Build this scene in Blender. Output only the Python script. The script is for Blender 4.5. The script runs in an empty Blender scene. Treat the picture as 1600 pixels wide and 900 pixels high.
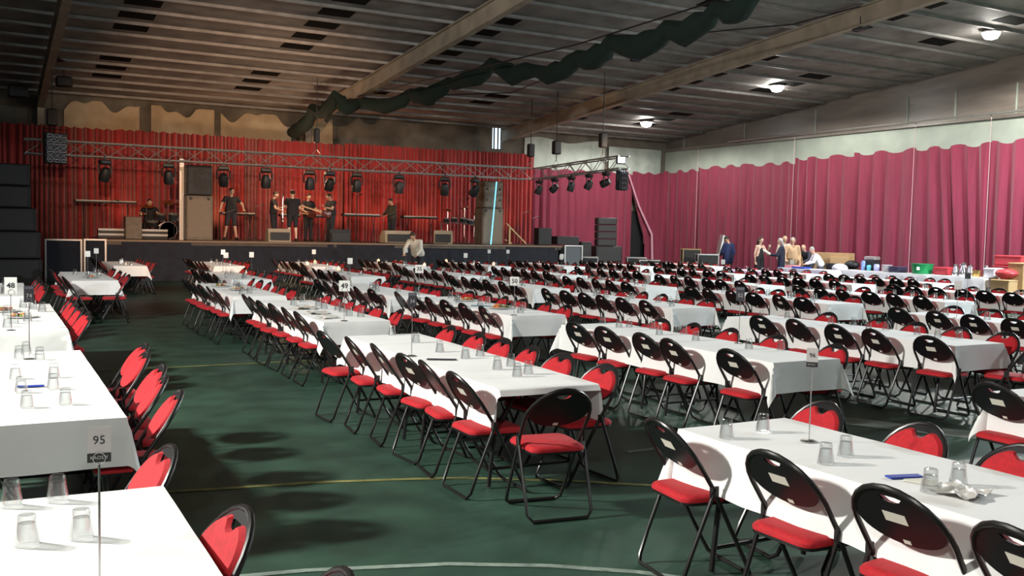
import bpy, bmesh, math, random
from mathutils import Vector, Matrix

random.seed(7)
SC = bpy.context.scene
COL = SC.collection
PI = math.pi

# ------------------------------------------------------------------ camera
F_PX = 1501.55
CAM_H = 1.829
FW = Vector((0.47671, 0.87715, -0.05796)); RT = Vector((0.87902, -0.47630, 0.02171)); UP = Vector((0.00857, 0.06130, 0.99808))
cd = bpy.data.cameras.new('camera'); cam = bpy.data.objects.new('camera', cd); COL.objects.link(cam)
cd.sensor_width = 36.0; cd.lens = F_PX / 1600 * 36.0; cd.clip_end = 300; cd.clip_start = 0.05
cam.matrix_world = Matrix(((RT.x, UP.x, -FW.x, 0), (RT.y, UP.y, -FW.y, 0), (RT.z, UP.z, -FW.z, CAM_H), (0, 0, 0, 1)))
SC.camera = cam

# ------------------------------------------------------------------ world, exposure, big lights
W = bpy.data.worlds.new('world'); SC.world = W; W.use_nodes = True
W.node_tree.nodes['Background'].inputs[0].default_value = (0.9, 0.92, 1.0, 1)
W.node_tree.nodes['Background'].inputs[1].default_value = 0.10
vs = SC.view_settings
vs.view_transform = 'Standard'; vs.look = 'None'; vs.gamma = 1.0; vs.use_curve_mapping = False; vs.exposure = 0.35
SC.cycles.use_denoising = True
SC.cycles.max_bounces = 6; SC.cycles.diffuse_bounces = 3; SC.cycles.transmission_bounces = 6; SC.cycles.transparent_max_bounces = 8
SC.cycles.sample_clamp_indirect = 6

def light(kind, name, loc, power, color=(1, 1, 1), size=.2, target=None, cone=None, blend=.3, sx=None):
    l = bpy.data.lights.new(name, kind); o = bpy.data.objects.new(name, l); COL.objects.link(o)
    l.energy = power; l.color = color; o.location = loc
    if kind == 'AREA':
        l.size = size
        if sx: l.shape = 'RECTANGLE'; l.size_y = sx
    else: l.shadow_soft_size = size
    if kind == 'SPOT': l.spot_size = math.radians(cone); l.spot_blend = blend
    if target is not None:
        o.rotation_euler = (Vector(target) - Vector(loc)).to_track_quat('-Z', 'Y').to_euler()
    return o
WHITE = (1.0, 0.97, 0.90); COOL = (0.86, 0.95, 1.0); WARM = (1.0, 0.62, 0.32)
# the strong floodlight high on the aisle side of the hall
light('SPOT', 'flood_and_fill_light', (-5.8, 8.3, 5.9), 6000, WHITE, .35, (4, 8.0, 0), 155, .4)
light('SPOT', 'flood_and_fill_light', (-4, -3, 6.2), 1100, WHITE, .4, (2, 4, 0), 120, .8)  # added fill lamp, unseen behind the camera, lifts faces turned this way
light('SPOT', 'high_bay_light', (25.8, 10.7, 7.6), 6500, COOL, .3, (25.8, 10.7, 0), 165, .3)
light('SPOT', 'high_bay_light', (25.8, 2.7, 7.6), 5500, COOL, .3, (24, 4, 0), 165, .3)
# stage wash from the front, warm
light('SPOT', 'stage_wash_light', (1.0, 12.0, 4.2), 6300, (1.0, .58, .34), .06, (9.5, 38.0, 3.2), 36, .6)
light('SPOT', 'stage_wash_light', (8.0, 20.0, 5.6), 900, (1.0, .62, .38), .08, (9.0, 38.0, 2.6), 60, .7)

ROOF_Z0, ROOF_Y0, ROOF_S, RIDGE_Y = 6.5, 39.0, .08, 11.0
def roof_z(y):
    return ROOF_Z0 + ROOF_S * (ROOF_Y0 - y) if y >= RIDGE_Y else ROOF_Z0 + ROOF_S * (ROOF_Y0 - RIDGE_Y) - ROOF_S * (RIDGE_Y - y)
YB, XR, YS, ZS = 38.9, 29.7, 32.5, 1.33      # back wall, right wall, stage front, stage height
def ray(px, py): return FW + (px - 800) / F_PX * RT - (py - 450) / F_PX * UP
def atY(px, py, Y): d = ray(px, py); return d * (Y / d.y) + Vector((0, 0, CAM_H))
def atX(px, py, X): d = ray(px, py); return d * (X / d.x) + Vector((0, 0, CAM_H))
def atZ(px, py, Z): d = ray(px, py); return d * ((Z - CAM_H) / d.z) + Vector((0, 0, CAM_H))

# ------------------------------------------------------------------ materials
MATS = {}
def mat(name, color, rough=.6, metal=0., spec=.5, noise=0., nscale=20., bump=0., bscale=200., emit=None, estr=0., coat=0., sheen=0., trans=0., ior=1.45, alpha=1., stretch=None, mix2=None):
    if name in MATS: return MATS[name]
    m = bpy.data.materials.new(name); m.use_nodes = True; nt = m.node_tree; b = nt.nodes['Principled BSDF']
    c = (*color, 1)
    b.inputs['Base Color'].default_value = c; b.inputs['Roughness'].default_value = rough; b.inputs['Metallic'].default_value = metal
    b.inputs['Specular IOR Level'].default_value = spec; b.inputs['Coat Weight'].default_value = coat
    b.inputs['Sheen Weight'].default_value = sheen; b.inputs['Transmission Weight'].default_value = trans; b.inputs['IOR'].default_value = ior
    b.inputs['Alpha'].default_value = alpha
    if emit: b.inputs['Emission Color'].default_value = (*emit, 1); b.inputs['Emission Strength'].default_value = estr
    tc = nt.nodes.new('ShaderNodeTexCoord'); mp = nt.nodes.new('ShaderNodeMapping'); nt.links.new(tc.outputs['Object'], mp.inputs[0])
    if stretch: mp.inputs['Scale'].default_value = stretch
    n = nt.nodes.new('ShaderNodeTexNoise'); n.inputs['Scale'].default_value = nscale; n.inputs['Detail'].default_value = 5; nt.links.new(mp.outputs[0], n.inputs['Vector'])
    if noise:
        r = nt.nodes.new('ShaderNodeValToRGB')
        a2 = mix2 or tuple(max(0, x * (1 - noise)) for x in color)
        r.color_ramp.elements[0].color = (*a2, 1); r.color_ramp.elements[1].color = (*[min(1, x * (1 + noise * .5)) for x in color], 1)
        r.color_ramp.elements[0].position = .35; r.color_ramp.elements[1].position = .65
        nt.links.new(n.outputs['Fac'], r.inputs[0]); nt.links.new(r.outputs[0], b.inputs['Base Color'])
    if bump:
        n2 = nt.nodes.new('ShaderNodeTexNoise'); n2.inputs['Scale'].default_value = bscale; nt.links.new(mp.outputs[0], n2.inputs['Vector'])
        bp = nt.nodes.new('ShaderNodeBump'); bp.inputs['Strength'].default_value = bump; bp.inputs['Distance'].default_value = .01
        nt.links.new(n2.outputs['Fac'], bp.inputs['Height']); nt.links.new(bp.outputs[0], b.inputs['Normal'])
    MATS[name] = m
    return m
M_FLOOR = mat('green_floor', (.026, .062, .042), .5, noise=.35, nscale=2.2, bump=.05, bscale=60)
M_LINEY = mat('yellow_line_paint', (.20, .20, .07), .6, noise=.3, nscale=9)
M_LINEW = mat('white_line_paint', (.22, .28, .24), .6, noise=.4, nscale=9)
M_WORN = mat('pale_floor_paint', (.22, .25, .21), .6, noise=.4, nscale=4)
M_WALL = mat('pale_green_wall', (.31, .35, .30), .7, noise=.12, nscale=1.2, bump=.1, bscale=8)
M_UPWALL = mat('brown_upper_wall', (.16, .135, .115), .38, noise=.2, nscale=1.5, stretch=(1, .5, 3), spec=.6)  # upper band, browner and glossier than the wall below
M_BACK = mat('buff_wall_lining', (.13, .115, .09), .8, noise=.45, nscale=.9, bump=.4, bscale=3)
M_CEIL = mat('ceiling_board', (.235, .215, .20), .7, noise=.3, nscale=1.3)
M_PURLIN = mat('purlin_steel', (.26, .245, .23), .5, noise=.2, nscale=3)
M_RAFTER = mat('rafter_steel', (.30, .25, .19), .5, noise=.2, nscale=2)
M_SKY = mat('dull_skylight', (.010, .010, .009), .95, noise=.3, nscale=4, spec=.1)
M_DARK = mat('black_paint', (.012, .012, .013), .5)
M_CLOTH = mat('white_linen', (.76, .77, .76), .75, noise=.04, nscale=3, bump=.35, bscale=7, sheen=.1)
M_RED = mat('red_upholstery', (.43, .007, .014), .8, noise=.15, nscale=40, bump=.15, bscale=500, sheen=.04)
M_BLK = mat('black_gloss_tube', (.012, .011, .011), .32, spec=.5)
M_SHELL = mat('black_plastic_shell', (.009, .009, .010), .38, spec=.4)
M_PAPER = mat('paper_label', (.72, .70, .60), .7)
M_INK = mat('dark_ink', (.03, .03, .04), .6)
M_WOOD = mat('table_board', (.10, .055, .03), .6, noise=.3, nscale=6, stretch=(1, 8, 1))
M_CHROME = mat('brushed_steel', (.55, .55, .55), .25, metal=1.)
M_ALU = mat('aluminium', (.55, .54, .52), .4, metal=.85)
M_GLASS = mat('clear_glass', (1, 1, 1), .02, trans=1., ior=1.45)
M_VELVET = mat('red_velvet', (.27, .008, .009), .7, noise=.35, nscale=3, stretch=(6, 1, .4), sheen=.5)
M_MAG = mat('magenta_drape', (.19, .014, .042), .75, noise=.18, nscale=2, stretch=(4, 4, .3), sheen=.25)
M_STAGEBLK = mat('navy_black_skirt', (.010, .012, .020), .8, noise=.3, nscale=5)
M_BOX = mat('black_speaker_cabinet', (.014, .014, .015), .6, bump=.2, bscale=300)
M_GRILLE = mat('speaker_grille', (.025, .025, .026), .5, bump=.5, bscale=700)
M_BRNLITBOX = mat('brown_lit_speaker_cabinet', (.15, .115, .08), .6, noise=.2, nscale=10)  # warm stage light on the cabinets is put into this brown
M_GAUZE = mat('white_gauze', (.42, .47, .42), .8, noise=.15, nscale=2)
M_NET = mat('green_netting', (.004, .014, .009), .9, bump=.8, bscale=60)
M_CARD = mat('cardboard', (.42, .27, .13), .8, noise=.1)
M_SKIN = mat('skin', (.55, .33, .23), .5)

# ------------------------------------------------------------------ helpers
class MB:
    def __init__(s): s.v = []; s.f = []; s.m = []; s.cur = 0
    def add(s, vs, fs, M=None):
        o = len(s.v)
        s.v += [tuple(M @ Vector(p)) if M else tuple(p) for p in vs]
        s.f += [tuple(i + o for i in f) for f in fs]; s.m += [s.cur] * len(fs); return s
    def box(s, c, d, M=None, bev=0.):
        x, y, z = d[0] / 2, d[1] / 2, d[2] / 2
        if bev <= 0:
            vs = [(c[0] + i * x, c[1] + j * y, c[2] + k * z) for i in (-1, 1) for j in (-1, 1) for k in (-1, 1)]
            return s.add(vs, [(0, 1, 3, 2), (4, 6, 7, 5), (0, 4, 5, 1), (2, 3, 7, 6), (0, 2, 6, 4), (1, 5, 7, 3)], M)
        b = bev; out = [(-x + b, -y), (x - b, -y), (x, -y + b), (x, y - b), (x - b, y), (-x + b, y), (-x, y - b), (-x, -y + b)]
        rings = [(-z, 1 - b / max(x, y)), (-z + b, 1), (z - b, 1), (z, 1 - b / max(x, y))]
        vs = []; n = 8
        for zz, k in rings: vs += [(c[0] + p[0] * (k if k == 1 else (x - b) / x), c[1] + p[1] * (k if k == 1 else (y - b) / y), c[2] + zz) for p in out]
        fs = [tuple(reversed(range(n))), tuple(range(3 * n, 4 * n))]
        for r in range(3):
            for i in range(n): j = (i + 1) % n; fs.append((r * n + i, r * n + j, (r + 1) * n + j, (r + 1) * n + i))
        return s.add(vs, fs, M)
    def bar(s, a, b, w, h=None):       # rectangular bar between two points
        a, b = Vector(a), Vector(b); d = b - a; L = d.length; h = h or w
        q = d.to_track_quat('Z', 'Y').to_matrix().to_4x4(); q.translation = (a + b) / 2
        return s.box((0, 0, 0), (w, h, L), q)
    def tube(s, pts, r, n=8, closed=False, cap=True):
        P = [Vector(p) for p in pts]; N = len(P); R = r if isinstance(r, (list, tuple)) else [r] * N
        vs = []; prev = None
        for i in range(N):
            if closed: t = P[(i + 1) % N] - P[i - 1]
            else: t = P[min(i + 1, N - 1)] - P[max(i - 1, 0)]
            t.normalize()
            if prev is None:
                a = Vector((0, 0, 1)) if abs(t.z) < .9 else Vector((1, 0, 0)); u = t.cross(a).normalized()
            else: u = (prev - t * prev.dot(t)).normalized()
            prev = u; w = t.cross(u)
            vs += [P[i] + (u * math.cos(2 * PI * k / n) + w * math.sin(2 * PI * k / n)) * R[i] for k in range(n)]
        fs = []
        for i in range(N if closed else N - 1):
            j = (i + 1) % N
            for k in range(n): l = (k + 1) % n; fs.append((i * n + k, i * n + l, j * n + l, j * n + k))
        if not closed and cap: fs += [tuple(reversed(range(n))), tuple(range((N - 1) * n, N * n))]
        return s.add(vs, fs)
    def lathe(s, prof, n=16, M=None, c=(0, 0, 0)):
        vs = []; fs = []; rows = []
        for r, z in prof:
            if r < 1e-5: rows.append([len(vs)]); vs.append((c[0], c[1], c[2] + z))
            else: rows.append(list(range(len(vs), len(vs) + n))); vs += [(c[0] + r * math.cos(2 * PI * k / n), c[1] + r * math.sin(2 * PI * k / n), c[2] + z) for k in range(n)]
        for a, b in zip(rows, rows[1:]):
            for k in range(n):
                l = (k + 1) % n
                if len(a) == 1 and len(b) == 1: continue
                if len(a) == 1: fs.append((a[0], b[l], b[k]))
                elif len(b) == 1: fs.append((a[k], a[l], b[0]))
                else: fs.append((a[k], a[l], b[l], b[k]))
        return s.add(vs, fs, M)
    def cyl(s, a, b, r, n=12, r2=None):
        a, b = Vector(a), Vector(b); return s.tube([a, b], [r, r if r2 is None else r2], n)
    def prism(s, out, z0, z1, M=None, inset=0., rise=0.):
        n = len(out); cx = sum(p[0] for p in out) / n; cy = sum(p[1] for p in out) / n
        rings = [(z0, 1.), (z1 - rise, 1.)]
        if inset: rings += [(z1 - rise * .35, 1 - inset * .35), (z1, 1 - inset)]
        vs = []
        for z, k in rings: vs += [(cx + (p[0] - cx) * k, cy + (p[1] - cy) * k, z) for p in out]
        fs = [tuple(reversed(range(n))), tuple(range((len(rings) - 1) * n, len(rings) * n))]
        for r in range(len(rings) - 1):
            for i in range(n): j = (i + 1) % n; fs.append((r * n + i, r * n + j, (r + 1) * n + j, (r + 1) * n + i))
        return s.add(vs, fs, M)
    def ball(s, c, r, n=10, sz=(1, 1, 1)):
        prof = [(r * math.sin(PI * i / (n // 2 + 2)), -r * math.cos(PI * i / (n // 2 + 2))) for i in range(n // 2 + 3)]
        M = Matrix.Translation(c) @ Matrix.Diagonal((*sz, 1)); return s.lathe(prof, n, M)
    def mesh(s, name, mats, smooth=True):
        me = bpy.data.meshes.new(name); me.from_pydata(s.v, [], s.f); me.validate()
        bm = bmesh.new(); bm.from_mesh(me); bmesh.ops.recalc_face_normals(bm, faces=bm.faces); bm.to_mesh(me); bm.free()
        for m in (mats if isinstance(mats, (list, tuple)) else [mats]): me.materials.append(m)
        if len(s.m) == len(me.polygons):
            me.polygons.foreach_set('material_index', s.m)
        if smooth: smooth_by_angle(me)
        me.update(); return me
    def obj(s, name, mats, parent=None, smooth=True, **kw):
        o = bpy.data.objects.new(name, s.mesh(name, mats, smooth)); COL.objects.link(o)
        if parent is not None: o.parent = parent
        return tag(o, **kw)
def smooth_by_angle(me, ang=.7):
    me.polygons.foreach_set('use_smooth', [True] * len(me.polygons))
    bm = bmesh.new(); bm.from_mesh(me)
    for e in bm.edges:
        if len(e.link_faces) == 2 and e.calc_face_angle(0) > ang: e.smooth = False
    bm.to_mesh(me); bm.free()
def tag(o, label=None, cat=None, group=None, kind=None, loc=None, rz=None):
    if label: o['label'] = label
    if cat: o['category'] = cat
    if group: o['group'] = group
    if kind: o['kind'] = kind
    if loc is not None: o.location = loc
    if rz is not None: o.rotation_euler = (0, 0, rz)
    return o
def thing(name, label, cat, loc=(0, 0, 0), rz=0., group=None):
    o = bpy.data.objects.new(name, None); COL.objects.link(o); o.empty_display_size = .1
    return tag(o, label, cat, group, None, loc, rz)
def dup(o, parent=None):
    c = o.copy(); COL.objects.link(c)
    if parent is not None: c.parent = parent
    for ch in list(KIDS.get(o.name, [])): dup(ch, c)
    return c
KIDS = {}
def reg(root):      # remember a prototype's parts
    for o in list(COL.objects):
        if o.parent is not None: KIDS.setdefault(o.parent.name, [])
    for o in list(COL.objects):
        if o.parent is not None and o not in KIDS[o.parent.name]: KIDS[o.parent.name].append(o)
def struct(name, mb, m, smooth=False, label=None):
    return mb.obj(name, m, None, smooth, kind='structure', label=label)
def text_mesh(txt, size, m, parent, M, name='lettering', ext=.0008, font_bold=False):
    cu = bpy.data.curves.new('txt', 'FONT'); cu.body = txt; cu.size = size; cu.align_x = 'CENTER'; cu.align_y = 'CENTER'; cu.extrude = ext; cu.resolution_u = 2
    if font_bold: cu.offset = size * .02
    t = bpy.data.objects.new('txt', cu); COL.objects.link(t); bpy.context.view_layer.update()
    me = bpy.data.meshes.new_from_object(t.evaluated_get(bpy.context.evaluated_depsgraph_get())); bpy.data.objects.remove(t)
    me.transform(M); me.materials.clear(); me.materials.append(m)
    o = bpy.data.objects.new(name, me); COL.objects.link(o); o.parent = parent; return o

# ------------------------------------------------------------------ room
mb = MB(); mb.box((8, 13, -.1), (46, 54, .2)); struct('floor', mb, M_FLOOR)
mb = MB(); mb.box((-1.5, YB + .1, 3.3), (62.6, .2, 6.8)); struct('wall_back', mb, M_BACK)
mb = MB(); mb.box((XR + .1, 14, 3.05), (.2, 50, 6.1)); struct('wall_right', mb, M_WALL)
mb = MB()
vs = []
for y in (-12., RIDGE_Y, YB): vs += [(XR + .05, y, 6.1), (XR + .05, y, roof_z(y) + .1), (XR + .25, y, 6.1), (XR + .25, y, roof_z(y) + .1)]
mb.add(vs, [(0, 4, 5, 1), (4, 8, 9, 5), (2, 3, 7, 6), (6, 7, 11, 10), (1, 5, 7, 3), (5, 9, 11, 7), (0, 2, 6, 4), (4, 6, 10, 8), (0, 1, 3, 2), (8, 10, 11, 9)])
struct('wall_right_upper', mb, M_UPWALL)
mb = MB()
for (ya, yb) in ((-12., RIDGE_Y), (RIDGE_Y, YB + .2)):
    za, zb = roof_z(ya), roof_z(yb)
    x0, x1 = -28., XR + .3
    v = [(x0, ya, za), (x1, ya, za), (x1, yb, zb), (x0, yb, zb), (x0, ya, za + .15), (x1, ya, za + .15), (x1, yb, zb + .15), (x0, yb, zb + .15)]
    mb.add(v, [(0, 3, 2, 1), (4, 5, 6, 7), (0, 1, 5, 4), (2, 3, 7, 6), (1, 2, 6, 5), (0, 4, 7, 3)])
struct('ceiling', mb, M_CEIL)
# purlins, one steel channel each
k = 0; y = YB - .5
while y > 12:
    z = roof_z(y); mb = MB()
    mb.box((.8, y, z - .045), (57.5, .012, .09)); mb.box((.8, y - .03, z - .09), (57.5, .06, .008))
    mb.obj('trim_purlin', M_PURLIN, None, False, kind='structure')
    y -= 1.25; k += 1
# rafters
for x in (-16.8, -7.6, 1.62, 11.35, 20.45):
    mb = MB()
    for (ya, yb) in ((-10., RIDGE_Y), (RIDGE_Y, YB - .05)):
        za, zb = roof_z(ya), roof_z(yb)
        for (w, t0, t1) in ((.03, -.60, -.12), (.22, -.63, -.60), (.22, -.15, -.12)):
            v = [(x - w / 2, ya, za + t0), (x + w / 2, ya, za + t0), (x + w / 2, yb, zb + t0), (x - w / 2, yb, zb + t0), (x - w / 2, ya, za + t1), (x + w / 2, ya, za + t1), (x + w / 2, yb, zb + t1), (x - w / 2, yb, zb + t1)]
            mb.add(v, [(0, 3, 2, 1), (4, 5, 6, 7), (0, 1, 5, 4), (2, 3, 7, 6), (1, 2, 6, 5), (0, 4, 7, 3)])
    mb.obj('trim_rafter', M_RAFTER, None, False, kind='structure')
    if x > 0 and x < 20:
        mb = MB(); mb.box((x, YB - .3, 2.95), (.22, .35, 5.9)); mb.obj('column', M_RAFTER, None, False, kind='structure')
# skylight strips
for xs, w in ((-5.2, .8), (-.6, .8), (3.5, .9), (8.2, .9), (12.6, .9), (17.0, .9), (22.2, .9), (25.8, 1.1)):
    k = 0; y = YB - .5 - .62
    while y > 13:
        if (k % 12) in (2, 3, 4, 7, 8, 9, 10, 11) and random.random() < .85:
            z = roof_z(y); mb = MB()
            mb.add([(xs - w / 2, y - .28, roof_z(y - .28) - .012), (xs + w / 2, y - .28, roof_z(y - .28) - .012), (xs + w / 2, y + .28, roof_z(y + .28) - .012), (xs - w / 2, y + .28, roof_z(y + .28) - .012),
                    (xs - w / 2, y - .28, roof_z(y - .28)+.01), (xs + w / 2, y - .28, roof_z(y - .28)+.01), (xs + w / 2, y + .28, roof_z(y + .28)+.01), (xs - w / 2, y + .28, roof_z(y + .28)+.01)],
                   [(0, 3, 2, 1), (4, 5, 6, 7), (0, 1, 5, 4), (2, 3, 7, 6), (1, 2, 6, 5), (0, 4, 7, 3)])
            mb.obj('ceiling_skylight', M_SKY, None, False, kind='structure')
        y -= 1.25; k += 1
# pipe rail and straps on right wall
mb = MB(); mb.box((XR - .06, 14, 6.02), (.12, 49.5, .10)); struct('trim_ledge', mb, M_UPWALL)
mb = MB(); mb.tube([(XR - .22, -9, 6.14), (XR - .22, 34, 6.14)], .035, 8)
for y in range(-6, 34, 3): mb.cyl((XR - .22, y, 6.14), (XR - .02, y, 6.05), .012, 6)
mb.obj('wall_pipe', M_ALU, None, label='long thin silver pipe running along the upper right wall', cat='pipe')
mb = MB()
for y in (37.5, 33.2, 29, 24.5, 22.5, 20.2, 16.5): mb.box((XR + .03, y, 6.5), (.04, .05, 1.2))
struct('trim_strap', mb, M_WALL)
# floor markings
def ribbon(name, pts, w, m, z=.002):
    mb = MB(); vs = []
    P = [Vector(p) for p in pts]
    for i, p in enumerate(P):
        t = (P[min(i + 1, len(P) - 1)] - P[max(i - 1, 0)]).normalized(); n = Vector((-t.y, t.x)) * w / 2
        vs += [(p.x + n.x, p.y + n.y, z), (p.x - n.x, p.y - n.y, z), (p.x + n.x, p.y + n.y, z + .003), (p.x - n.x, p.y - n.y, z + .003)]
    fs = []
    for i in range(len(P) - 1): a = 4 * i; fs += [(a + 2, a + 3, a + 7, a + 6), (a, a + 4, a + 5, a + 1), (a, a + 2, a + 6, a + 4), (a + 1, a + 5, a + 7, a + 3)]
    mb.add(vs, fs); mb.obj(name, m, None, False, kind='structure')
ribbon('floor_line', [(-4, 7.6), (-2, 7.3), (0, 7.02), (1.33, 6.76), (2.0, 6.66), (2.7, 6.46), (3.1, 6.32), (3.7, 5.98), (4.2, 5.62), (4.8, 5.1)], .05, M_LINEY)
ribbon('floor_line', [(-4, 12.7), (12, 13.1)], .05, M_LINEY)
ribbon('floor_line', [(-1, 5.35), (.5, 5.1), (1.47, 4.93), (2.2, 4.70), (2.69, 4.44), (3.08, 4.15), (3.4, 3.8), (3.7, 3.3)], .05, M_LINEW)
ribbon('floor_line', [(7.3, 7.3), (8.0, 6.1), (9.5, 4.0)], .38, M_WORN)
ribbon('floor_line', [(9.8, 7.0), (13, 7.2), (15, 7.2)], .35, M_WORN)
ribbon('floor_line', [(4.7, 6.55), (5.8, 6.6)], .06, M_WORN)
# ------------------------------------------------------------------ folding chair
def hoop_pt(x, s):      # point of the back plane: s = height above the seat pivot, leaning back
    z = .45 + s; return (x, -.02 - s * .60 - .08 * max(0, s - .1), z)
def chair_frame():
    mb = MB(); pts = []
    for i in range(13):                      # arch over the back
        a = PI * i / 12; pts.append(hoop_pt(-.225 * math.cos(a), .20 + .20 * math.sin(a)))
    right = [hoop_pt(.222, .08), (.215, -.02, .45), (.21, .06, .30), (.205, .17, .10), (.198, .205, .035), (.17, .228, .013)]
    loop = pts + right + [(-p[0], p[1], p[2]) for p in reversed(right)]
    mb.tube(loop, .0125, 8, True); return mb
def chair_rear():
    mb = MB(); h = [(.228, -.05, .52), (.228, -.075, .45), (.225, -.18, .18), (.222, -.225, .05), (.19, -.245, .013)]
    mb.tube(h + [(-p[0], p[1], p[2]) for p in reversed(h)], .0115, 8)
    for s in (-1, 1): mb.box((s * .226, -.055, .50), (.012, .05, .06))
    return mb
def ell(ax, top, bot, cz, n=36, notch=0., off=0.):
    o = []
    for i in range(n):
        a = 2 * PI * i / n; x = ax * math.sin(a); c = math.cos(a); s = cz + (top if c > 0 else bot) * (abs(c) ** (1. if c > 0 else .9)) * (1 if c > 0 else -1)
        if notch and abs(x) < .062 and c > 0: s = min(s, cz + top - notch * math.sqrt(max(0, 1 - (x / .062) ** 2)) - .004)
        o.append((x, s))
    return o
def plate(mb, loops, y0, y1, inset=0.):      # plate in the back plane, y0/y1 are offsets to the front
    bm = bmesh.new(); es = []
    for L in loops:
        v = [bm.verts.new((p[0], p[1], 0)) for p in L]; es += [bm.edges.new((v[i], v[(i + 1) % len(v)])) for i in range(len(v))]
    bmesh.ops.triangle_fill(bm, use_beauty=True, edges=es)
    fs = list(bm.faces); r = bmesh.ops.extrude_face_region(bm, geom=fs)
    for v in r['geom']:
        if isinstance(v, bmesh.types.BMVert): v.co.z = 1.
    bm.verts.ensure_lookup_table(); bm.verts.index_update()
    cx = 0; cs = sum(p[1] for p in loops[0]) / len(loops[0]); vs = []
    for v in bm.verts:
        x, s, t = v.co
        if inset and t > .5: x *= 1 - inset; s = cs + (s - cs) * (1 - inset)
        p = hoop_pt(x, s); vs.append((p[0], p[1] + (y0 + (y1 - y0) * t) , p[2]))
    mb.add(vs, [tuple(v.index for v in f.verts) for f in bm.faces]); bm.free(); return mb
def chair_shell():
    o = ell(.208, .14, .115, .252); hole = [(x * .055, .352 - .018 * y) for x, y in ((-1, -.3), (-.75, .55), (-.3, 1), (.3, 1), (.75, .55), (1, -.3), (.5, -.55), (-.5, -.55))]
    return plate(MB(), [o, hole], -.006, .006)
def chair_pad(): return plate(MB(), [ell(.196, .128, .105, .25, 40, .042)], .006, .026, .05)
def seat_outline(k=1.):
    o = []; c = [(.205, .20, .07), (-.205, .20, .07), (-.19, -.21, .06), (.19, -.21, .06)]
    for (x, y, r), a0 in zip(c, (0, 90, 180, 270)):
        for i in range(5):
            a = math.radians(a0 + i * 22.5); cx = x - math.copysign(r, x); cy = y - math.copysign(r, y); o.append(((cx + r * math.cos(a)) * k, (cy + r * math.sin(a)) * k))
    return o
def chair_seat():
    mb = MB(); mb.prism(seat_outline(), .44, .478, None, .16, .022); return mb
def chair_pan():
    mb = MB(); mb.prism(seat_outline(.99), .424, .44); mb.tube([(-.2, -.05, .43), (.2, -.05, .43)], .008, 6); return mb
def label_mb(cx, cs, w, h, y=-.0075):
    mb = MB(); vs = []
    for t in (y - .0006, y + .001):
        for (a, b) in ((-1, -1), (1, -1), (1, 1), (-1, 1)):
            x = cx + a * w / 2; s = cs + b * h / 2; p = hoop_pt(x, s); vs.append((p[0], p[1] + t , p[2]))
    mb.add(vs, [(0, 1, 2, 3), (7, 6, 5, 4), (0, 4, 5, 1), (1, 5, 6, 2), (2, 6, 7, 3), (3, 7, 4, 0)]); return mb
me_frame = chair_frame().mesh('frame', M_BLK); me_rear = chair_rear().mesh('rear_leg', M_BLK)
me_shell = chair_shell().mesh('backrest', M_SHELL); me_pad = chair_pad().mesh('back_pad', M_RED)
me_seat = chair_seat().mesh('seat', M_RED); me_pan = chair_pan().mesh('seat_pan', M_BLK)
me_lab = label_mb(-.01, .262, .105, .045).mesh('paper_label', M_PAPER, False)
me_stk = label_mb(.0, .153, .034, .018).mesh('sticker', M_PAPER, False)
def merged(parts, name):
    mb = MB(); mats = []
    for me in parts:
        m = me.materials[0]
        if m not in mats: mats.append(m)
        mb.cur = mats.index(m); mb.add([v.co for v in me.vertices], [tuple(p.vertices) for p in me.polygons])
    return mb.mesh(name, mats)
me_far = merged([me_frame, me_rear, me_shell, me_pad, me_seat, me_pan, me_stk], 'folding_chair_small')
def link(name, me, parent=None):
    o = bpy.data.objects.new(name, me); COL.objects.link(o)
    if parent is not None: o.parent = parent
    return o
def make_chair(with_label):
    t = thing('folding_chair', 'proto', 'chair')
    link('frame', me_frame, t); link('rear_leg', me_rear, t); b = link('backrest', me_shell, t); link('back_pad', me_pad, b)
    s = link('seat', me_seat, t); link('seat_pan', me_pan, s)
    link('sticker', me_stk, b)
    if with_label: link('paper_label', me_lab, b)
    return t
proto = {False: make_chair(False), True: make_chair(True)}; reg(None)
used = set(); CHAIRS = []
def in_view(p, m=60):
    d = Vector(p) - Vector((0, 0, CAM_H)); z = d.dot(FW)
    if z < .6: return False
    x = 800 + F_PX * d.dot(RT) / z; y = 450 - F_PX * d.dot(UP) / z
    return -m < x < 1600 + m and -m < y < 900 + m
def chair(x, y, rz, label, group='red-seated folding chairs at the banquet tables'):
    if in_view((x, y, .6), 300) and math.hypot(x, y) > 1.6 and (in_view((x, y, .6), 80) or math.hypot(x, y) < 5): CHAIRS.append((x, y, rz, label, group))

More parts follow.
